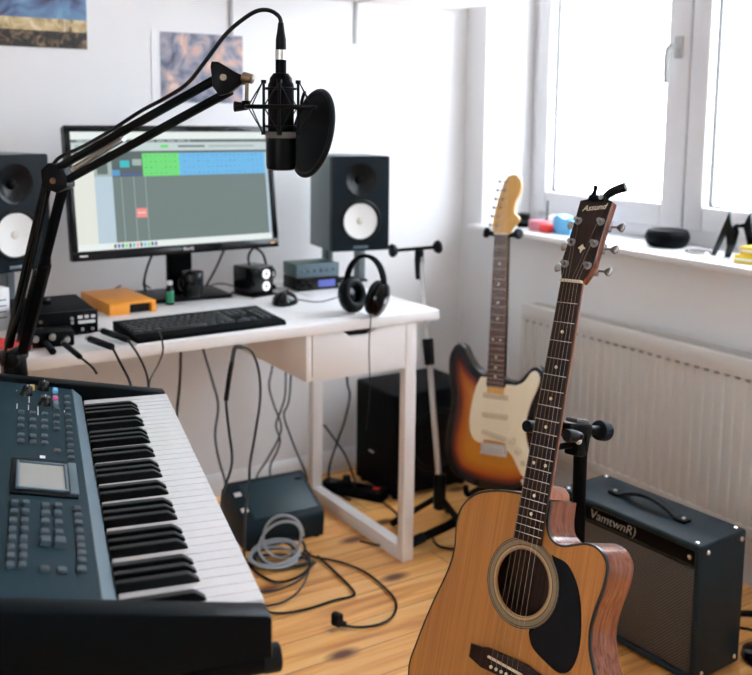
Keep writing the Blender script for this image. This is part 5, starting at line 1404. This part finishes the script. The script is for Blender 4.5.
lettering('logo', 'VamtwnR)', 0.034, M['logo_grey'], am, Matrix.Translation((-0.04, fy + 0.0035, az + ah - rim - 0.018)) @ Matrix.Rotation(PI / 2, 4, 'X'), shear=0.25, bold=-0.0004)
hz_ = az + ah
mb = MB()
L = 0.095
sp = [(-L + 2 * L * i / 24, 0.012, hz_ + 0.004 + 0.0215 * math.sin(PI * min(1, max(0, (i - 2) / 20))) ** 0.8) for i in range(25)]
t = bmesh.new(); rr = []
for x, y, z in sp:
    rr.append([t.verts.new((x, y + dy, z + dz)) for dy, dz in ((-.013, 0), (-.010, .006), (.010, .006), (.013, 0), (.010, -.003), (-.010, -.003))])
for A, B in zip(rr, rr[1:]):
    for i in range(6): t.faces.new((A[i], B[i], B[(i + 1) % 6], A[(i + 1) % 6]))
t.faces.new(rr[0]); t.faces.new(list(reversed(rr[-1]))); bmesh.ops.recalc_face_normals(t, faces=t.faces)
hdl = mb.add(t).build('handle', M['rubber'], am)
for s in (-1, 1):
    MB().box((s * (L + 0.006), 0.012, hz_ + 0.004), (0.034, 0.030, 0.009), 0.003).build('end_cap', M['black'], hdl)
    MB().lathe([(0, 0.002), (0.004, 0.0015), (0.0055, 0), (0, 0)][::-1], 14, Matrix.Translation((s * (L + 0.010), 0.012, hz_ + 0.0085))).build('screw', M['chrome'], hdl)
dome = [(0.0062, 0), (0.0055, 0.0018), (0.003, 0.003), (0, 0.0034)]
for s in (-1, 1):
    for y in (fy + 0.016, 0.012 + ad / 2 - 0.016):
        MB().lathe(dome, 14, Matrix.Translation((s * (aw / 2 - 0.020), y, hz_))).build('screw', M['chrome'], am)
    MB().lathe(dome, 14, Matrix.Translation((s * (aw / 2 - 0.03), fy + 0.004, az + ah - rim - 0.018)) @ Matrix.Rotation(PI / 2, 4, 'X')).build('screw', M['chrome'], am)
    for y in (fy + 0.03, 0.012 + ad / 2 - 0.02):
        for z in (az + ah - 0.02, az + 0.02):
            MB().lathe(dome, 14, Matrix.Translation((s * aw / 2, y, z)) @ Matrix.Rotation(s * PI / 2, 4, 'Y')).build('screw', M['chrome'], am)
for s in (-1, 1):
    for y in (fy + 0.03, 0.07): MB().cyl((s * 0.17, y, 0), (s * 0.17, y, az + 0.002), 0.016, seg=18).build('foot', M['rubber'], am)

# ================================================================== FLOOR THINGS
sb = thing('subwoofer', 'black speaker cabinet on the floor behind the desk leg', 'speaker', Matrix.Translation((1.915, 2.74, 0)))
MB().box((0, 0, 0.192), (0.33, 0.255, 0.36), 0.008, seg=3).build('cabinet', M['matte'], sb)
C = Matrix.Translation((0.01, -0.128, 0.19)) @ Matrix.Rotation(PI / 2, 4, 'X')
MB().lathe([(0.115, 0.0), (0.112, 0.006), (0.100, 0.007), (0.096, 0.002), (0.060, -0.012 + 0.014), (0.03, 0.0015), (0, 0.0015)], 44, C).build('driver', M['black'], sb)
MB().box((-0.1655, 0.02, 0.135), (0.001, 0.03, 0.006)).build('badge', M['label'], sb)
for x in (-0.14, 0.14):
    for y in (-0.1, 0.1): MB().cyl((x, y, 0), (x, y, 0.014), 0.015, seg=16).build('foot', M['rubber'], sb)
# small slanted floor monitor
fm = thing('floor_monitor', 'dark slanted floor speaker under the desk beside the leg frame', 'speaker', Matrix.Translation((1.290, 2.615, 0)) @ Matrix.Rotation(math.radians(-3), 4, 'Z'))
prf = [(-0.100, 0.003), (0.11, 0.003), (0.115, 0.03), (0.066, 0.158), (0.056, 0.160), (-0.100, 0.083), (-0.108, 0.066)]
MB().prism(prf, -0.133, 0.133, 0.006, axes((0, 0, 0), (0, 1, 0), (0, 0, 1), (1, 0, 0))).build('cabinet', M['tolex'], fm)
d_ = V((0, 0.156, 0.077)).normalized(); nn_ = V((0, -d_.z, d_.y))
GX = axes(V((0, -0.022, 0.1215)) + nn_ * 0.001, (1, 0, 0), d_, nn_)
MB().box((0.012, 0, 0.001), (0.210, 0.145, 0.004), 0.0015, GX).build('grille', M['darkgrille'], fm)
for y in (0.035, -0.03): MB().box((-0.111, y, 0.0015), (0.022, 0.016, 0.002), 0.0005, GX).build('white_label', M['label'], fm)
MB().box((0.10, 0.052, 0.0036), (0.022, 0.006, 0.001), 0, GX).build('badge', M['gloss'], fm)
for x in (-0.11, 0.11):
    for y in (-0.09, 0.09): MB().cyl((x, y, 0), (x, y, 0.006), 0.012, seg=14).build('foot', M['rubber'], fm)
ps = thing('power_strip', 'black power strip on the floor against the subwoofer', 'power strip', Matrix.Translation((1.665, 2.735, 0)) @ Matrix.Rotation(math.radians(-58), 4, 'Z'))
MB().box((0, 0, 0.019), (0.24, 0.055, 0.038), 0.006, seg=3).build('case', M['matte'], ps)
for x in (-0.08, -0.03, 0.02): MB().cyl((x, 0, 0.0375), (x, 0, 0.0385), 0.019, seg=24).build('socket', M['gloss'], ps)
MB().cyl((-0.03, 0, 0.038), (-0.03, 0, 0.066), 0.017, 0.013, 20, 0.003).build('inserted_plug', M['rubber'], ps)
MB().box((0.085, 0, 0.039), (0.022, 0.016, 0.004), 0.001).build('switch', M['red'], ps)

# coiled silver cable leaning on the floor monitor
def coil(loops, n=14):
    pts = []
    for k, (c, e1, e2) in enumerate(loops):
        c2, f1, f2 = loops[min(k + 1, len(loops) - 1)]
        for i in range(n):
            t_ = i / n; a_ = 2 * PI * t_
            C_ = V(c).lerp(V(c2), t_); E1 = V(e1).lerp(V(f1), t_); E2 = V(e2).lerp(V(f2), t_)
            q = C_ + E1 * math.cos(a_) + E2 * math.sin(a_)
            pts.append(V((q.x, q.y, max(0.006, q.z))))
    return pts
R_ = V((0.843, -0.537, 0)); U_ = V((0.05, 0.10, 0.95)); Bk = V((0.40, 0.70, 0.10))
la = [((1.232, 2.425, 0.072), R_ * 0.060, U_ * 0.066), ((1.228, 2.420, 0.070), R_ * 0.055 + V((0, 0, 0.01)), U_ * 0.062), ((1.205, 2.41, 0.036), R_ * 0.066, Bk * 0.055 + V((0, 0, 0.022))),
      ((1.185, 2.405, 0.022), R_ * 0.074, Bk * 0.062), ((1.200, 2.415, 0.030), R_ * 0.070 + V((0, 0, 0.012)), Bk * 0.048 + V((0, 0, 0.012)))]
single(MB().tube(coil(la), 0.0042, 10, n=3), 'coiled_cable', M['cable_silver'], 'coiled silver grey cable on the floor before the slanted speaker', 'cable')
lb = [((1.215, 2.41, 0.010), R_ * 0.085, Bk * 0.060), ((1.205, 2.42, 0.016), R_ * 0.062, Bk * 0.075 + V((0, 0, 0.005))), ((1.240, 2.43, 0.022), R_ * 0.060 + V((0, 0, 0.008)), Bk * 0.045 + V((0, 0, 0.03))), ((1.200, 2.40, 0.012), R_ * 0.092, Bk * 0.040)]
single(MB().tube(coil(lb), 0.0040, 8, n=3), 'coiled_cable', M['cable_blue'], 'coiled dark cable tangled beneath the silver grey cable', 'cable')
# black jack cable with its plug
LP = D['loop_plug']
jc = thing('jack_cable', 'black cable looping out over the floor to an angled plug', 'cable', Matrix.Translation(LP[-1]))
I = Matrix.Translation(-LP[-1])
MB().tube([V((1.29, 2.40, 0.03))] + LP, 0.0034, 8, X=I).build('cord', M['cable'], jc)
p = LP[-1]
mb = MB().cyl(p + V((0.004, -0.002, 0.004)), p + V((-0.014, 0.006, 0.010)), 0.0065, 0.0095, 18, 0.002, X=I)
mb.box(p + V((-0.017, 0.010, 0.0185)), (0.020, 0.030, 0.035), 0.006, I, rot=Matrix.Rotation(0.35, 4, 'Z'))
mb.build('plug', M['rubber'], jc)
for k, lab, r, m in (('loop_b', 'black cable folded into a point on the floorboards', 0.0034, 'cable'), ('loop_c', 'black cable curving tightly round the front of the cable coil', 0.0036, 'cable'),
                     ('loop_d', 'thin blue grey cable curving below the cable coil', 0.0028, 'cable_blue'), ('loop_e', 'thin grey cable arcing down toward the synthesizer corner', 0.0028, 'cable_blue')):
    P = D[k]
    if k == 'loop_b': pts = P[:3] + [P[3]] + P[4:]
    else: pts = P
    single(MB().tube(pts, r, 8), 'floor_cable', M[m], lab, 'cable')
single(MB().tube(D['fl_leg'], 0.0028, 8), 'floor_cable', M['cable'], 'black cable crossing the bottom bar of the desk leg frame', 'cable')
single(MB().tube(D['fl_strat'], 0.0034, 8), 'floor_cable', M['cable'], 'black cable looped beside the leg of the electric guitar stand', 'cable')
# cables hanging below the desk
def down(k, extra=()): return [V(p) for p in D[k]] + [V(e) for e in extra]
def clampz(L): return [V((p.x, p.y, max(0.006, min(p.z, 0.718)))) for p in L]
hang = (('c1', [], 0.0042, 'cable', 'black cable hanging straight down just right of the synthesizer far end'),
        ('c2', [], 0.0038, 'cable_blue', 'grey cable hanging in a gentle curve against the wall under the desk'),
        ('c4a', [], 0.0034, 'cable_blue', 'thin cable hanging under the desk, leftmost of the knotted three'),
        ('c4b', [], 0.0034, 'cable_blue', 'thin cable hanging under the desk, middle of the knotted three'),
        ('c4c', [], 0.0034, 'cable_blue', 'thin cable hanging under the desk, rightmost of the knotted three'),
        ('c5a', [], 0.0040, 'cable', 'black cable hanging behind the rear desk leg beside the subwoofer'),
        ('c5b', [], 0.0034, 'cable', 'black cable slanting across the wall behind the rear desk leg'))
for k, ex, r, m, lab in hang:
    P = D[k]
    if k in ('c4a', 'c4b', 'c4c'): P = [V((P[0].x, P[0].y, 0.70))] + P + [V((P[-1].x + 0.01, P[-1].y - 0.02, 0.01))]
    if k == 'c1': P = [V((P[0].x, P[0].y, 0.715))] + P + [V((P[-1].x, P[-1].y, 0.05))]
    if k == 'c2': P = [V((P[0].x - 0.02, P[0].y, 0.70))] + P + [V((P[-1].x, P[-1].y, 0.02))]
    if k == 'c5a': P = [V((P[0].x, P[0].y, 0.70))] + P
    P = clampz(P)
    single(MB().tube(P, r, 8), 'hanging_cable', M[m], lab, 'cable')
P = clampz(D['c3'])
hc = thing('hanging_cable', 'blue grey cable with a black plug hung over the desk front in a loop', 'cable', Matrix.Translation(P[7]))
I = Matrix.Translation(-P[7])
MB().tube([V((0.93, 2.24, 0.02))] + P + [V((1.03, 2.26, 0.02))], 0.0036, 8, X=I).build('cord', M['cable_blue'], hc)
MB().tube([P[4], P[5], P[6]], 0.0062, 10, X=I).build('plug', M['rubber'], hc)
MB().tube([P[6], P[7], P[8]], 0.0055, 10, X=I).build('cord_clip', M['cable_blue'], hc)
# bottom right corner behind the amplifier
ad_ = thing('pedal', 'round black pedal on the floor at the rear right corner of the amplifier', 'pedal', Matrix.Translation((1.975, 1.345, 0)))
MB().lathe([(0, 0), (0.038, 0), (0.042, 0.008), (0.038, 0.026), (0.03, 0.032), (0, 0.033)], 32).build('housing', M['gloss'], ad_)
MB().cyl((0, 0, 0.032), (0, 0, 0.040), 0.014, seg=20, bev=0.002).build('button', M['rubber'], ad_)
single(MB().tube([V((1.93, 1.60, 0.009)), V((2.02, 1.52, 0.009)), V((2.12, 1.50, 0.009)), V((2.18, 1.42, 0.009)), V((2.16, 1.30, 0.009))], 0.008, 10), 'power_cable', M['cable'], 'thick black cable on the floor between amplifier and skirting', 'cable')
single(MB().tube([V((1.96, 1.50, 0.004)), V((2.05, 1.47, 0.004)), V((2.09, 1.40, 0.004)), V((2.03, 1.36, 0.004)), V((2.012, 1.35, 0.012))], 0.003, 8), 'pedal_cable', M['cable'], 'thin black cable leading to the round pedal', 'cable')

# ================================================================== WINDOW SILL THINGS
ZL = 0.902
bt = thing('smart_speaker', 'round black loudspeaker puck on the window sill under the mullion', 'speaker', Matrix.Translation((2.42, 2.072, ZL)))
MB().lathe([(0, 0), (0.050, 0), (0.062, 0.008), (0.069, 0.024), (0.069, 0.038), (0.062, 0.052), (0.056, 0.055)], 44).build('body', M['matte'], bt)
MB().lathe([(0.0565, 0.0545), (0.052, 0.0555), (0.040, 0.052), (0, 0.051)], 44).build('top_disc', M['synth_dark'], bt)
single(MB().lathe([(0, 0.0), (0.036, 0.0), (0.040, 0.003), (0.0385, 0.006), (0, 0.005)], 36, Matrix.Translation((2.392, 1.925, ZL))), 'saucer', M['chrome'], 'small shiny silver disc on the sill right of the black puck', 'disc')
ms_ = thing('phone_stand', 'black M-shaped stand on the window sill beside the yellow boxes', 'stand', Matrix.Translation((2.385, 1.805, ZL)) @ Matrix.Scale(1.07, 4))
F = axes((0, 0, -ZL), (0, 1, 0), (0, 0, 1), (1, 0, 0)) @ Matrix.Translation((-1.83, 0, 0))
m1 = [(1.892, .9025), (1.880, .9025), (1.8455, .972), (1.841, .930), (1.847, .9025), (1.833, .9025), (1.816, .945), (1.8095, .975), (1.818, .997), (1.826, .985), (1.832, 1.0), (1.8385, 1.031)]
m2 = [(1.8145, .996), (1.804, .992), (1.7975, .978), (1.787, .948), (1.7845, .9025), (1.764, .9025), (1.770, .960), (1.7825, 1.032), (1.7985, 1.002), (1.808, .999)]
MB().prism(m1, -0.006, 0.006, 0.002, F).build('front_blade', M['gloss'], ms_)
MB().prism(m2, 0.008, 0.020, 0.002, F).build('rear_blade', M['gloss'], ms_)
MB().cyl((0, -0.016, 0.09), (0.022, -0.018, 0.09), 0.006, seg=16).build('pivot', M['rubber'], ms_)
def ybox(label, c, rz):
    t_ = thing('small_box', label, 'box', Matrix.Translation(c) @ Matrix.Rotation(rz, 4, 'Z'), 'yellow boxes on the sill')
    MB().box((0, 0, 0.012), (0.09, 0.062, 0.023), 0.0015).build('carton', M['yellow'], t_)
    MB().box((-0.0455, 0, 0.012), (0.0008, 0.05, 0.006)).build('label_strip', M['paper'], t_)
ybox('lower yellow box on the sill right of the M-shaped stand', (2.360, 1.712, ZL), 0.1)
ybox('upper yellow box of the two on the window sill', (2.372, 1.700, ZL + 0.0245), 0.05)
tl = thing('camera_lens', 'black camera lens at the left end of the window sill', 'lens', Matrix.Translation((2.37, 2.705, ZL)))
MB().lathe([(0, 0), (0.021, 0), (0.022, 0.003), (0.022, 0.012), (0.019, 0.014), (0.019, 0.016), (0, 0.016)], 30).build('rear_cap', M['matte'], tl)
MB().lathe([(0, 0.016), (0.022, 0.016), (0.025, 0.022), (0.0255, 0.05), (0.023, 0.052), (0.015, 0.049), (0, 0.049)], 30).build('barrel', M['gloss'], tl)
tt = thing('rose_tin', 'flat rose red tin on the sill behind the electric guitar headstock', 'tin', Matrix.Translation((2.35, 2.60, ZL)))
MB().cyl((0, 0, 0), (0, 0, 0.030), 0.034, seg=32, bev=0.003).build('tin', M['pinkish'], tt)
MB().cyl((0, 0, 0.030), (0, 0, 0.036), 0.035, seg=32, bev=0.002).build('lid', M['pinkish'], tt)
single(MB().box((2.335, 2.555 - 0.02, ZL + 0.016), (0.045, 0.05, 0.032), 0.008, seg=3), 'red_block', M['red'], 'bright red block on the sill left of the blue pouch', 'block')
bb = bmesh.new(); bmesh.ops.create_cube(bb, size=1.0); bmesh.ops.subdivide_edges(bb, edges=list(bb.edges), cuts=4, use_grid_fill=True)
for v in bb.verts:
    x, y, z = v.co * 2
    k_ = 1 - 0.22 * (abs(x) ** 3 + abs(y) ** 3) / 2
    v.co = V((x * 0.03 * k_, y * 0.042 * (1 - 0.12 * z), (z + 1) * 0.5 * 0.062 * (0.8 + 0.2 * k_) + 0.006 * math.sin(3 * y) * (z > 0)))
pou = MB().add(bb, Matrix.Translation((2.365, 2.475, ZL)))
single(pou, 'pouch', M['blue'], 'light blue pouch on the sill beside the acoustic guitar headstock', 'pouch')
wbl = thing('toy_ball', 'white ball with a black spot behind the red block', 'ball', Matrix.Translation((2.42, 2.595, ZL)))
MB().sphere((0, 0, 0.028), 0.028).build('ball', M['paper'], wbl)
MB().sphere((-0.018, 0.012, 0.034), 0.0115).build('spot', M['gloss'], wbl)
gp = thing('brush', 'thin teal brush standing upright among the sill clutter', 'brush', Matrix.Translation((2.44, 2.655, ZL)))
MB().cyl((0, 0, 0), (0, 0, 0.03), 0.014, 0.016, 20).build('holder', M['synth_edge'], gp)
MB().cyl((0, 0, 0.006), (0.004, 0.002, 0.10), 0.004, 0.0035, 12).build('handle', M['teal'], gp)

# ================================================================== LIGHT
w = bpy.data.worlds.new('daylight'); SC.world = w; w.use_nodes = True
bg = w.node_tree.nodes['Background']; bg.inputs['Color'].default_value = (0.875, 0.965, 1.08, 1); bg.inputs['Strength'].default_value = 9.0
def area(name, loc, target, sx, sy, power, col):
    l = bpy.data.lights.new(name, 'AREA'); l.shape = 'RECTANGLE'; l.size = sx; l.size_y = sy; l.energy = power; l.color = col
    o = bpy.data.objects.new(name, l); COL.objects.link(o); o.location = loc
    o.rotation_euler = (V(target) - V(loc)).to_track_quat('-Z', 'Y').to_euler()
    return o

# ================================================================== CAMERA
f_, yc_, pitch_, roll_, yaw_ = 964.146, 245.54, 0.132299, 0.0114567, 0.567483
fwd = V((math.sin(yaw_) * math.cos(pitch_), math.cos(yaw_) * math.cos(pitch_), -math.sin(pitch_)))
r0 = V((math.cos(yaw_), -math.sin(yaw_), 0)); u0 = r0.cross(fwd)
rr_ = r0 * math.cos(roll_) + u0 * math.sin(roll_); uu_ = -r0 * math.sin(roll_) + u0 * math.cos(roll_)
cam = bpy.data.cameras.new('camera'); co = bpy.data.objects.new('camera', cam); COL.objects.link(co)
co.matrix_world = axes((0, 0, 1.30), rr_, uu_, -fwd)
cam.sensor_width = 36; cam.sensor_fit = 'HORIZONTAL'; cam.lens = f_ / 752 * 36
cam.shift_y = -(337.5 - yc_) / 752
cam.clip_start = 0.05
cam.dof.use_dof = True; cam.dof.focus_distance = 1.6; cam.dof.aperture_fstop = 4.5
SC.camera = co
SC.view_settings.view_transform = 'Standard'; SC.view_settings.look = 'None'
SC.view_settings.exposure = 0.40; SC.view_settings.gamma = 1.0; SC.view_settings.use_curve_mapping = False
SC.cycles.use_denoising = True
SC.cycles.max_bounces = 8; SC.cycles.diffuse_bounces = 5; SC.cycles.glossy_bounces = 4; SC.cycles.transparent_max_bounces = 8
SC.cycles.sample_clamp_indirect = 6.0
